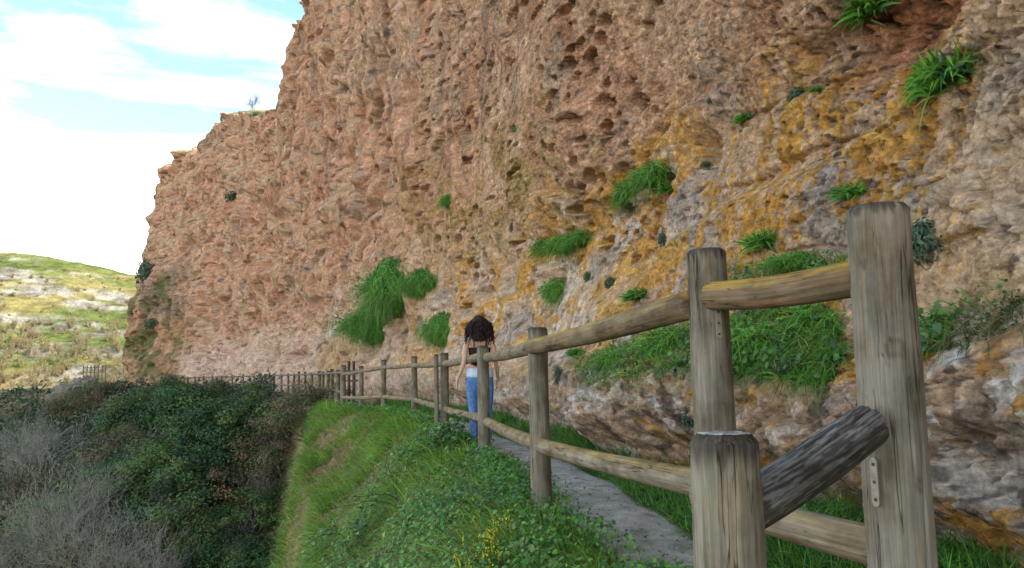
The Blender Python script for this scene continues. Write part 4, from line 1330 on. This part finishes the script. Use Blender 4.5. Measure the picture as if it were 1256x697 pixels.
def near_fence():
    e = empty('fence', (at(660, 625, 5.14).x, 5.14, 0), 'rustic two-rail round log fence along the gorge side of the path, nearest the viewer', 'fence', 'log fences along the path')
    e.location = (0, 0, 0)
    def post(u_top, v_top, y, dia, seed, base_u=None, **kw):
        t = at(u_top, v_top, y)
        bx = t.x
        me = log_mesh('post', (bx, y, -.25), (t.x, y, t.z), dia / 2 * 1.03, dia / 2 * .97, seed, **kw)
        return link('post', me, e), t
    P1, t1 = post(1075, 254, 2.10, .166, 1, seg=128, rows=120, col=(.225, .205, .165), darktop=.03, knots=((1.21, 4.52, .030), (1.44, 3.73, .013), (.86, 5.0, .016)))
    P2, t2 = post(866, 307, 2.85, .148, 2, seg=110, rows=90, col=(.215, .195, .155), darktop=.035)
    P3, t3 = post(659, 402, 5.14, .135, 3, seg=40, rows=50, darktop=.05)
    P4, t4 = post(592, 424, 8.7, .135, 4, seg=32, rows=40, darktop=.06)
    P5, t5 = post(545, 433, 12.4, .135, 5, seg=28, rows=30, darktop=.06)
    P5b, t5b = post(535, 435, 12.3, .075, 15, seg=24, rows=30, darktop=.04)
    P6, t6 = post(508, 437, 16.7, .135, 6, seg=24, rows=24, darktop=.06)
    P7, t7 = post(470.5, 441.5, 19.5, .135, 7, seg=24, rows=24, darktop=.06)
    P8, t8 = post(443, 449, 21, .13, 8, seg=24, rows=24, darktop=.06)
    P9, t9 = post(421, 448, 23.4, .16, 9, seg=24, rows=24, darktop=.06)
    PS, ts = post(888, 531, 1.70, .148, 10, seg=128, rows=90, col=(.235, .215, .165), darktop=.085, cham=.02, pale_end=True)
    def rail(a, b, r0, r1, seed, **kw):
        return link('rail', log_mesh('rail', a, b, r0, r1, seed, **{**dict(col=W_RAIL, lichen=.5, bow=.012), **kw}), e)
    # top rails
    rail(at(872, 362, 2.80), at(1062, 341, 2.12), .052, .053, 21, seg=44, rows=50, col=(.20, .14, .085), lichen=.65)
    rail(at(652, 425, 5.08), at(850, 374, 2.86), .050, .056, 22, seg=44, rows=70, col=(.22, .165, .105), lichen=.6)
    rail(at(598, 438, 8.62), at(655, 426, 5.2), .052, .05, 23, seg=28, rows=40)
    rail(at(546, 446, 12.3), at(594, 437, 8.75), .052, .052, 24, seg=24)
    rail(at(508, 448, 16.6), at(546, 446.5, 12.45), .05, .05, 25, seg=20)
    rail(at(471, 450.5, 19.4), at(508, 448, 16.75), .05, .05, 26, seg=16)
    rail(at(443, 455, 20.9), at(471, 450.5, 19.5), .05, .05, 27, seg=16)
    rail(at(421, 458.5, 23.3), at(443, 456, 21), .05, .05, 28, seg=16)
    # bottom rails
    rail(at(856, 603, 2.82), at(1090, 676, 2.13), .05, .053, 31, seg=44, rows=50, col=(.25, .215, .16), lichen=.3)
    rail(at(664, 546, 5.06), at(868, 596, 2.86), .047, .052, 32, seg=44, rows=70, col=(.27, .235, .175), lichen=.45)
    rail(at(598, 517, 8.62), at(660, 546, 5.15), .05, .05, 33, seg=28, rows=40)
    rail(at(547, 502, 12.3), at(594, 514, 8.75), .05, .05, 34, seg=24)
    rail(at(508, 490, 16.6), at(546, 501, 12.45), .05, .05, 35, seg=20)
    rail(at(471, 486.5, 19.4), at(508, 490, 16.75), .05, .05, 36, seg=16)
    rail(at(443, 488, 20.9), at(471, 486.5, 19.5), .05, .05, 37, seg=16)
    rail(at(421, 487.5, 23.3), at(443, 488, 21), .05, .05, 38, seg=16)
    # dark short cross rail from the short post to the front of the tallest post
    a = at(905, 628, 1.74); b = at(1067, 522, 1.985)
    link('rail', log_mesh('rail', a, b, .056, .054, 41, seg=128, rows=110, col=(.06, .055, .05), lichen=0, rough=.009, cham=.006, flake=True), e)['label'] = 'black weathered short rail with grey flaky lichen'
    # brackets
    def on_post(cx, cy, z, r, side):
        f = Vector((-cx, -cy, 0)).normalized(); l = Vector((f.y, -f.x, 0))      # towards the viewer, and to the viewer's left
        n = l * -side + f * math.sqrt(1 - side * side)
        return (cx + n.x * r, cy + n.y * r, z), n
    c = at(1099, 588, 2.10); p, n = on_post(t1.x, 2.10, c.z, .085, -.60); strap_bracket(P1, p, n, (0, 0, 1), .125, .022)
    c = at(873, 398, 2.85); p, n = on_post(t2.x, 2.85, c.z, .076, .40); strap_bracket(P2, p, n, (0, 0, 1), .11, .022)
    return e


NEAR = near_fence()


def far_fence():
    e = empty('fence', (0, 0, 0), 'log fence receding along the foot of the far wall behind the bushes', 'fence', 'log fences along the path')
    rg = np.random.default_rng(51)
    ys = [23.4]
    pts = []
    y = 25.4
    while y < 84:
        x = float(xf(y)); pts.append((x, y)); y += 2.5 * .92
    prev = (float(at(421, 448, 23.4).x), 23.4)
    proto = log_mesh('post', (0, 0, -.5), (0, 0, 1.12), .07, .066, 61, seg=10, rows=6, darktop=.06, col=(.2, .17, .13))
    railp = log_mesh('rail', (0, 0, 0), (1, 0, 0), .05, .05, 62, seg=8, rows=5, col=(.21, .18, .14), bow=0)
    for i, (x, y) in enumerate(pts):
        o = link('post', proto, e); o.location = (x, y, rg.normal(0, .03)); o.rotation_euler = (rg.normal(0, .02), rg.normal(0, .02), i)
        for z in ((1.0, .4) if i < 24 else (1.0,)):
            r = link('rail', railp, e)
            dx, dy = x - prev[0], y - prev[1]; L = math.hypot(dx, dy)
            r.location = (prev[0], prev[1], z); r.rotation_euler = (0, 0, math.atan2(dy, dx)); r.scale = (L, 1, 1)
        prev = (x, y)
    # a last scrap of fence beyond the end of the cliff
    e2 = empty('fence', (0, 0, 0), 'tiny far log fence against the sunlit hillside beyond the cliff end', 'fence', 'log fences along the path')
    prev = None
    for i in range(7):
        p = at(102 + i * 4.6, 459 - i * .2, 104)
        o = link('post', proto, e2); o.location = (p.x, p.y, p.z - .3); o.scale = (1, 1, 1.25)
        if prev:
            for z in (.95, .4):
                r = link('rail', railp, e2); q = p - prev; r.location = (prev.x, prev.y, prev.z - .3 + z * 1.2); r.rotation_euler = (0, 0, math.atan2(q.y, q.x)); r.scale = (q.length, 1, 1)
        prev = p
    # dark pair of posts with cross pieces on the cliff side of the corner
    e3 = empty('fence', (0, 0, 0), 'short dark two-post fence piece between the fence corner and the cliff', 'fence', 'log fences along the path')
    a = at(428, 443, 27.5); b = at(434, 443, 26.9)
    for p in (a, b):
        link('post', log_mesh('post', (p.x, p.y, -.2), (p.x, p.y, p.z), .055, .052, 71, seg=12, rows=10, col=(.10, .08, .06)), e3)
    for v in (455, 467):
        p = at(424, v, 28); q = at(438, v, 26.6)
        link('rail', log_mesh('rail', p, q, .035, .035, 72, seg=10, rows=6, col=(.11, .09, .065)), e3)
    lg = at(447, 484, 22.6); lq = at(466, 483, 21.3)
    o = link('fallen_log', log_mesh('fallen_log', (lg.x, lg.y, .16), (lq.x, lq.y, .2), .1, .09, 73, seg=14, rows=8, col=(.2, .15, .1)))
    tag(o, 'short brown log lying by the path behind the fence corner', 'log')


far_fence()


# ------------------------------------------------------------------ yellow-flowered weeds, bare twigs on the bank, stones
def bank_extras():
    rg = np.random.default_rng(61)
    def flower(name, seed):
        r = np.random.default_rng(seed)
        segs = []; P = []; LP = []
        for k in range(16):
            a = np.array([r.normal(0, .05), r.normal(0, .05), 0]); e = a + np.array([r.normal(0, .09), r.normal(0, .09), r.uniform(.3, .52)])
            segs.append([*a, *e, .004, .0025])
            for j in range(14): P.append(e + r.normal(0, .018, 3) - np.array([0, 0, .05 * r.random()]))
            for j in range(8): LP.append(a + (e - a) * r.random() + r.normal(0, .025, 3))
        V, F = tubes(segs, 4); st = Bag(); st.add(V, F, col=jit([.07, .16, .03], len(V), r, .1))
        V, F, c = leaves(np.array(LP), r.normal(0, .5, (len(LP), 3)) + np.array([[0, 0, 1.]]), np.full(len(LP), .05), jit([.07, .17, .035], len(LP), r), r, .4); st.add(V, F, col=c)
        bl = Bag(); V, F, c = leaves(np.array(P), r.normal(0, .6, (len(P), 3)) + np.array([[0, -.2, 1.]]), np.full(len(P), .018), jit([.68, .60, .03], len(P), r, .1, .05), r, .9); bl.add(V, F, col=c)
        return st.mesh('stems', MAT_LEAF), bl.mesh('blossom', MAT_LEAF)
    ms = [flower('f', 71), flower('f', 72)]
    for i, (u, v, y, lab) in enumerate([(582, 690, 4.9, 'yellow flowering weed lowest on the bank, at the bottom edge of the photo'), (610, 640, 5.5, 'yellow flowering weed on the bank left of the third post'), (594, 628, 6.3, 'smaller yellow flowering weed uphill behind the other two on the bank')]):
        p, _ = on_ground(u, v + 95, 2.5); y = p.y; z = float(terrain(p.x, y))
        e = empty('flowering_weed', (p.x, y, z), lab, 'flower', 'yellow flowering weeds on the bank')
        e.rotation_euler = (0, 0, i * 2.1); e.scale = (.55, .55, .75) if i < 2 else (.4, .4, .55)
        for nm, me in zip(('stems', 'blossom'), ms[i % 2]): link(nm, me, e)
    # bare dark brambles
    for i, (u, v, y, s, lab) in enumerate([(430, 668, 8.0, .9, 'dark bare bramble stems arching over the lower bank'), (500, 640, 8.2, .7, 'bare bramble stems among the weeds in the middle of the bank')]):
        p, _ = on_ground(u, v, 3); y = p.y; z = float(terrain(p.x, y))
        sg = []
        for k in range(5):
            q = np.array([0, 0, 0.]); d = unit(np.array([rg.normal(0, .8), rg.normal(-.2, .4), .7]))
            for j in range(9):
                q2 = q + d * .13 * s; sg.append([*q, *q2, .006 - .0004 * j, .0056 - .0004 * j]); q = q2; d = unit(d + rg.normal(0, .15, 3) - np.array([0, 0, .13]))
                if j > 2 and rg.random() < .5:
                    q3 = q + unit(d + rg.normal(0, .6, 3)) * .18 * s; sg.append([*q, *q3, .0035, .002])
        V, F = tubes(sg, 5); b = Bag(); b.add(V, F, col=jit([.06, .045, .04], len(V), rg, .1))
        o = link('bramble', b.mesh('bramble', MAT_TWIG)); o.location = (p.x, y, z)
        tag(o, lab, 'bramble', 'bare brambles on the bank')
    # dark stone on the path edge and small pale stones
    def stone(seed, s):
        th, ph = np.meshgrid(np.linspace(0, 2 * np.pi, 24, endpoint=False), np.linspace(.03, np.pi - .03, 16), indexing='ij')
        x = np.sin(ph) * np.cos(th); y = np.sin(ph) * np.sin(th); z = np.cos(ph)
        r = 1 + .3 * fbm(x * 1.3 + seed, y * 1.3, z * 1.3, 3, 5)
        return np.stack([x * r * s[0], y * r * s[1], z * r * s[2]], -1)
    V = stone(3, (.032, .03, .024))
    o = link('stone', new_mesh('stone', V, grid_faces(24, 16, True), MAT_CLIFF, True, {'col': np.full((384, 3), .06)}))
    p = at(681, 626, 5.1); o.location = (p.x, p.y, -.005)
    tag(o, 'small dark stone on the path edge just right of the third post', 'stone')
    for i, (u, v, lab) in enumerate([(768, 661, 'pale chip of stone lying on the concrete path beside its left edge'), (790, 674, 'second pale chip of stone nearer the bottom edge of the concrete path')]):
        y = .88 / ((v - 453) / FPX)
        p = at(u, v, y)
        V = stone(10 + i, (.02, .014, .01))
        o = link('stone', new_mesh('stone', V, grid_faces(24, 16, True), MAT_CLIFF, True, {'col': np.full((384, 3), .5)}))
        o.location = (p.x, p.y, -.01); tag(o, lab, 'stone')


bank_extras()


def path_litter():
    rg = np.random.default_rng(91)
    n = 1500
    y = 2.4 + 14 * rg.random(n) ** 1.5; t = np.where(rg.random(n) < .7, rg.beta(.5, .5, n), rg.random(n))
    x = xf(y) + .2 + .58 * t
    P = np.stack([x, y, np.full(n, -.012) + .004 * rg.random(n)], -1)
    c = pick([(.22, .16, .08), (.30, .24, .14), (.12, .10, .07), (.42, .40, .37), (.10, .16, .04)], [3, 3, 2, 2, 1], n, rg)
    V, F, cc = leaves(P, np.array([[0, 0, 1.]]) + rg.normal(0, .25, (n, 3)), rg.uniform(.006, .028, n), jit(c, n, rg), rg, .6)
    b = Bag(); b.add(V, F, col=cc)
    tag(link('litter', b.mesh('litter', MAT_LEAF)), 'dead leaf bits and grit scattered over the concrete path', 'litter', kind='stuff')


path_litter()


# ------------------------------------------------------------------ the woman walking on the path
def skin_obj(name, verts, edges, radii, mat, parent, root=0, sub=2):
    me = bpy.data.meshes.new(name); me.from_pydata(verts, edges, []); me.update(); me.materials.append(mat)
    o = link(name, me, parent)
    md = o.modifiers.new('skin', 'SKIN'); md.use_smooth_shade = True
    for i, r in enumerate(radii):
        sv = me.skin_vertices[0].data[i]
        sv.radius = r if isinstance(r, tuple) else (r, r)
        sv.use_root = (i == root)
    s = o.modifiers.new('sub', 'SUBSURF'); s.levels = sub; s.render_levels = sub
    return o


def loft(name, rings, mat, parent, seg=28, attrs=None, noise=0.0, cap=True):
    """rings: (cx, cy, cz, rx, ry)"""
    th = np.arange(seg) * 2 * np.pi / seg
    V = []
    for (cx, cy, cz, rx, ry) in rings:
        V.append(np.stack([cx + rx * np.cos(th), cy + ry * np.sin(th), np.full(seg, cz)], -1))
    V = np.array(V)
    if noise:
        k = noise * perlin(V[..., 0] * 16, V[..., 1] * 16, V[..., 2] * 16, 4)
        V[..., 0] += k; V[..., 1] += k
    n = len(rings)
    F = grid_faces(n, seg)
    i = np.arange(n - 1); F = np.concatenate([F, np.stack([i * seg + seg - 1, (i + 1) * seg + seg - 1, (i + 1) * seg, i * seg], -1)])
    return link(name, new_mesh(name, V, F, mat, True), parent)


def build_person():
    pos = at(590, 548, 9.8)
    e = empty('person', (pos.x, 9.8, -.012), 'woman with dark curly hair walking away in a black strappy top and blue jeans', 'person')
    e.rotation_euler = (0, 0, R(8))
    e.scale = (.985, .985, .985)
    SK = solid_mat('skin', (.50, .31, .235), .55, 20, .06)
    JE = solid_mat('denim', (.085, .20, .46), .85, 22, .38, .6)
    BK = solid_mat('black_jersey', (.012, .010, .013), .85, 60, .2)
    LB = solid_mat('pale_blue_cotton', (.52, .60, .78), .85, 40, .12, .15)
    SH = solid_mat('grey_shoe', (.40, .40, .40), .7, 40, .15)
    HR = solid_mat('hair', (.026, .013, .012), .5, 80, .3, .4)
    SOLE = solid_mat('white_sole', (.6, .6, .58), .7, 40, .1)
    # body (skin): z up, +y is the walking direction
    v = []; ed = []; ra = []
    def a(p, r, prev=None):
        v.append(p); ra.append(r)
        if prev is not None: ed.append((prev, len(v) - 1))
        return len(v) - 1
    pel = a((0, 0, .92), (.135, .10))
    wai = a((0, .012, 1.06), (.105, .078), pel)
    che = a((0, .010, 1.20), (.128, .09), wai)
    upc = a((0, .0, 1.31), (.125, .082), che)
    nk0 = a((0, -.002, 1.385), (.055, .055), upc)
    nk1 = a((0, .012, 1.44), (.046, .046), nk0)
    hd0 = a((0, .022, 1.50), (.066, .080), nk1)
    hd1 = a((0, .022, 1.56), (.072, .090), hd0)
    hd2 = a((0, .020, 1.605), (.05, .062), hd1)
    for s in (-1, 1):
        sh = a((s * .155, 0, 1.345), .046, upc)
        ua = a((s * .185, -.02, 1.22), .038, sh)
        el = a((s * .200, -.045 if s > 0 else -.055, 1.085), .031, ua)
        fo = a((s * (.225 if s > 0 else .245), (.02 if s > 0 else -.06), .97), .028, el)
        wr = a((s * (.238 if s > 0 else .285), (.07 if s > 0 else -.05), .875), .020, fo)
        pm = a((s * (.24 if s > 0 else .30), (.09 if s > 0 else -.045), .825), (.030, .016), wr)
    for s in (-1, 1):
        hp = a((s * .085, 0, .86), .088, pel)
        th = a((s * .088, .05 if s < 0 else -.04, .68), .075, hp)
        kn = a((s * .085, .07 if s < 0 else -.03, .48), .052, th)
        cf = a((s * .083, .04 if s < 0 else -.09, .33), .050, kn)
        an = a((s * .082, .02 if s < 0 else -.15, .10), .034, cf)
        ft = a((s * .088, .13 if s < 0 else -.04, .045 if s < 0 else .05), (.034, .028), an)
    skin_obj('body', v, ed, ra, SK, e)
    # hands: five short finger chains each, rooted inside the palm
    for s in (-1, 1):
        px, py, pz = (.24, .09, .825) if s > 0 else (-.30, -.045, .825)
        fv = []; fe = []; fr = []
        fv.append((px, py, pz + .02)); fr.append(.012)
        for k, (dy, ln) in enumerate(((-.024, .060), (-.008, .074), (.008, .078), (.022, .070))):
            b0 = len(fv)
            fv += [(px, py + dy, pz - .015), (px - s * .006, py + dy * 1.15 + .006, pz - .015 - ln * .5), (px - s * .020, py + dy * 1.15 + .012, pz - .015 - ln)]
            fr += [.0095, .0085, .007]; fe += [(0, b0), (b0, b0 + 1), (b0 + 1, b0 + 2)]
        b0 = len(fv)
        fv += [(px - s * .012, py + .035, pz + .005), (px - s * .018, py + .052, pz - .028), (px - s * .022, py + .054, pz - .05)]; fr += [.0105, .009, .0075]
        fe += [(0, b0), (b0, b0 + 1), (b0 + 1, b0 + 2)]
        skin_obj('hand', fv, fe, fr, SK, e, 0, 1)
    # jeans
    v, ed, ra = [], [], []
    pel = a((0, -.005, .99), (.145, .108))
    p2 = a((0, -.012, .90), (.158, .122), pel)
    for s in (-1, 1):
        hp = a((s * .088, -.012, .82), (.095, .108), p2)
        th = a((s * .090, .05 if s < 0 else -.045, .66), .085, hp)
        kn = a((s * .086, .068 if s < 0 else -.035, .48), .061, th)
        cf = a((s * .084, .035 if s < 0 else -.095, .32), .060, kn)
        an = a((s * .083, .015 if s < 0 else -.152, .11), .050, cf)
    skin_obj('jeans', v, ed, ra, JE, e)
    # top: snug tube over the chest with thin straps over bare shoulder blades
    loft('top', [(0, .012, 1.02, .108, .084), (0, .012, 1.06, .112, .088), (0, .012, 1.12, .122, .096), (0, .010, 1.19, .138, .104), (0, .010, 1.245, .142, .106), (0, .008, 1.262, .139, .103)], BK, e, 32, noise=.004)
    for s in (-1, 1):
        for (x0, x1) in ((.062, .088), (.088, .070)):
            sg = []
            pts = [(s * x0, -.098, 1.25), (s * (x0 * .6 + x1 * .4), -.104, 1.30), (s * x1, -.082, 1.36), (s * x1, -.02, 1.405), (s * x1, .05, 1.385), (s * x1, .10, 1.30), (s * x0, .108, 1.25)]
            for i in range(len(pts) - 1): sg.append([*pts[i], *pts[i + 1], .0055, .0055])
            V, F = tubes(sg, 6); link('strap', new_mesh('strap', V, F, BK), e)
    # pale shirt tied at the hips, with a hanging tail either side
    loft('tied_shirt', [(0, -.012, .885, .170, .132), (0, -.012, .91, .175, .137), (0, -.010, .945, .170, .13), (0, -.006, .985, .160, .12), (0, -.004, 1.0, .15, .112)], LB, e, 36, noise=.02)
    # shoes
    for s in (-1, 1):
        y0, z0 = (.02, .0) if s < 0 else (-.15, .02)
        n = 14
        rings = []
        V = []
        th = np.arange(20) * 2 * np.pi / 20
        for k in range(n):
            t = k / (n - 1)
            yy = y0 - .065 + .25 * t
            w = .040 * (math.sin(math.pi * min(max(t * .94 + .05, .02), .99)) ** .45) * (1 + .12 * math.sin(t * 5))
            hgt = np.interp(t, [0, .12, .35, .6, .9, 1], [.05, .085, .095, .058, .04, .012])
            V.append(np.stack([s * .086 + w * np.cos(th), np.full(20, yy), z0 + np.where(np.sin(th) > 0, .012 + hgt * np.sin(th), .012 * (1 + np.sin(th)))], -1))
        V = np.array(V); F = grid_faces(n, 20); i = np.arange(n - 1)
        F = np.concatenate([F, np.stack([i * 20 + 19, (i + 1) * 20 + 19, (i + 1) * 20, i * 20], -1)])
        sh = link('shoe', new_mesh('shoe', V, F, SH), e)
        loft('sole', [(s * .086, y0 + .06, z0 - .006, .041, .128), (s * .086, y0 + .06, z0 + .012, .042, .130), (s * .086, y0 + .06, z0 + .016, .038, .125)], SOLE, sh, 24)
    # curly hair: dense ringlets falling to the shoulders, plus a scalp volume
    rg = np.random.default_rng(81)
    th, ph = np.meshgrid(np.linspace(0, 2 * np.pi, 48, endpoint=False), np.linspace(.02, np.pi - .02, 32), indexing='ij')
    x = np.sin(ph) * np.cos(th); y = np.sin(ph) * np.sin(th); z = np.cos(ph)
    r = 1 + .12 * fbm(x * 4, y * 4, z * 4, 3, 6)
    low = sst(.2, -1, z)
    V = np.stack([x * r * (.118 + .03 * low), y * r * .10 - .03 - .015 * low, z * r * .145 + 1.525 - .05 * low], -1)
    hb = Bag(); hb.add(V.reshape(-1, 3), grid_faces(48, 32, True), col=np.full((48 * 32, 3), .01))
    segs = []
    for k in range(520):
        a0 = rg.uniform(0, 6.28); el = rg.uniform(-.1, 1.5)
        d = np.array([math.cos(a0) * math.cos(el), math.sin(a0) * math.cos(el), math.sin(el)])
        if d[1] > .55 and d[2] < .6: continue
        p = np.array([0, -.015, 1.54]) + d * np.array([.095, .095, .098])
        L = rg.uniform(.08, .27); n = 7; w = rg.uniform(.012, .024); f0 = rg.uniform(0, 6.28)
        prev = p
        out = d * np.array([1, 1, .2])
        for j in range(1, n + 1):
            t = j / n
            q = p + out * .085 * math.sin(t * 1.6) + np.array([0, 0, -L * t * t + .02 * t])
            q = q + np.array([math.cos(f0 + t * 13) * w, math.sin(f0 + t * 13) * w, 0])
            segs.append([*prev, *q, .0055, .005]); prev = q
    V, F = tubes(segs, 4); hb.add(V, F, col=np.full((len(V), 3), .01))
    link('hair', hb.mesh('hair', HR), e)


build_person()


# ------------------------------------------------------------------ light
SUN_EL, SUN_AZ = R(38), R(101)        # azimuth clockwise from +y: from the right, slightly behind the viewer
world = bpy.data.worlds.new('World'); bpy.context.scene.world = world; world.use_nodes = True
nt = world.node_tree
bg = nt.nodes['Background']
sky = nd(nt, 'ShaderNodeTexSky', sky_type='NISHITA'); sky.sun_disc = False
sky.sun_elevation = SUN_EL; sky.sun_rotation = SUN_AZ; sky.air_density = 1.0; sky.dust_density = 1.2; sky.ozone_density = 0.2
tc = nd(nt, 'ShaderNodeTexCoord')
sep = nd(nt, 'ShaderNodeSeparateXYZ'); nt.links.new(tc.outputs['Generated'], sep.inputs[0])
mp = nd(nt, 'ShaderNodeMapping'); mp.inputs['Scale'].default_value = (1.3, 1.3, 4.2); mp.inputs['Location'].default_value = (.3, 0, .1)
nt.links.new(tc.outputs['Generated'], mp.inputs['Vector'])
cn = noise_node(nt, mp.outputs[0], 1.6, 6, 0.55)
lowb = maprange(nt, sep.outputs['Z'], 0.17, 0.36, 0.34, -0.12)
ad = nd(nt, 'ShaderNodeMath', operation='ADD'); nt.links.new(cn.outputs[0], ad.inputs[0]); nt.links.new(lowb, ad.inputs[1])
cm = maprange(nt, ad.outputs[0], 0.46, 0.74, 0.0, 1.0)
mp2 = nd(nt, 'ShaderNodeMapping'); mp2.inputs['Scale'].default_value = (1.2, 1.2, 9.0); mp2.inputs['Rotation'].default_value = (.15, .1, 0)
nt.links.new(tc.outputs['Generated'], mp2.inputs['Vector'])
wn_ = noise_node(nt, mp2.outputs[0], 2.2, 5, 0.5)
wisp = maprange(nt, wn_.outputs[0], 0.5, 0.85, 0.0, 0.55)
mxx = nd(nt, 'ShaderNodeMath', operation='MAXIMUM'); nt.links.new(cm, mxx.inputs[0]); nt.links.new(wisp, mxx.inputs[1]); cm = mxx.outputs[0]
mx = nd(nt, 'ShaderNodeMix', data_type='RGBA')
nt.links.new(cm, mx.inputs['Factor']); tn = nd(nt, 'ShaderNodeVectorMath', operation='MULTIPLY'); tn.inputs[1].default_value = (.95, 1.08, 1.0); nt.links.new(sky.outputs[0], tn.inputs[0]); nt.links.new(tn.outputs[0], mx.inputs[6]); mx.inputs[7].default_value = (10.6, 9.9, 8.9, 1)
nt.links.new(mx.outputs[2], bg.inputs['Color'])
bg.inputs['Strength'].default_value = 0.14

sl = bpy.data.lights.new('sun', 'SUN'); sl.energy = 2.6; sl.angle = R(.5); sl.color = (1, .95, .86)
so = bpy.data.objects.new('sun', sl); C.objects.link(so)
sd = Vector((math.sin(SUN_AZ) * math.cos(SUN_EL), math.cos(SUN_AZ) * math.cos(SUN_EL), math.sin(SUN_EL)))
so.rotation_euler = sd.to_track_quat('Z', 'Y').to_euler()

sc = bpy.context.scene
sc.view_settings.view_transform = 'Standard'; sc.view_settings.look = 'None'; sc.view_settings.gamma = 1; sc.view_settings.use_curve_mapping = False
sc.view_settings.exposure = 1.68
sc.render.engine = 'CYCLES'
sc.cycles.use_denoising = True
sc.cycles.max_bounces = 5; sc.cycles.diffuse_bounces = 3
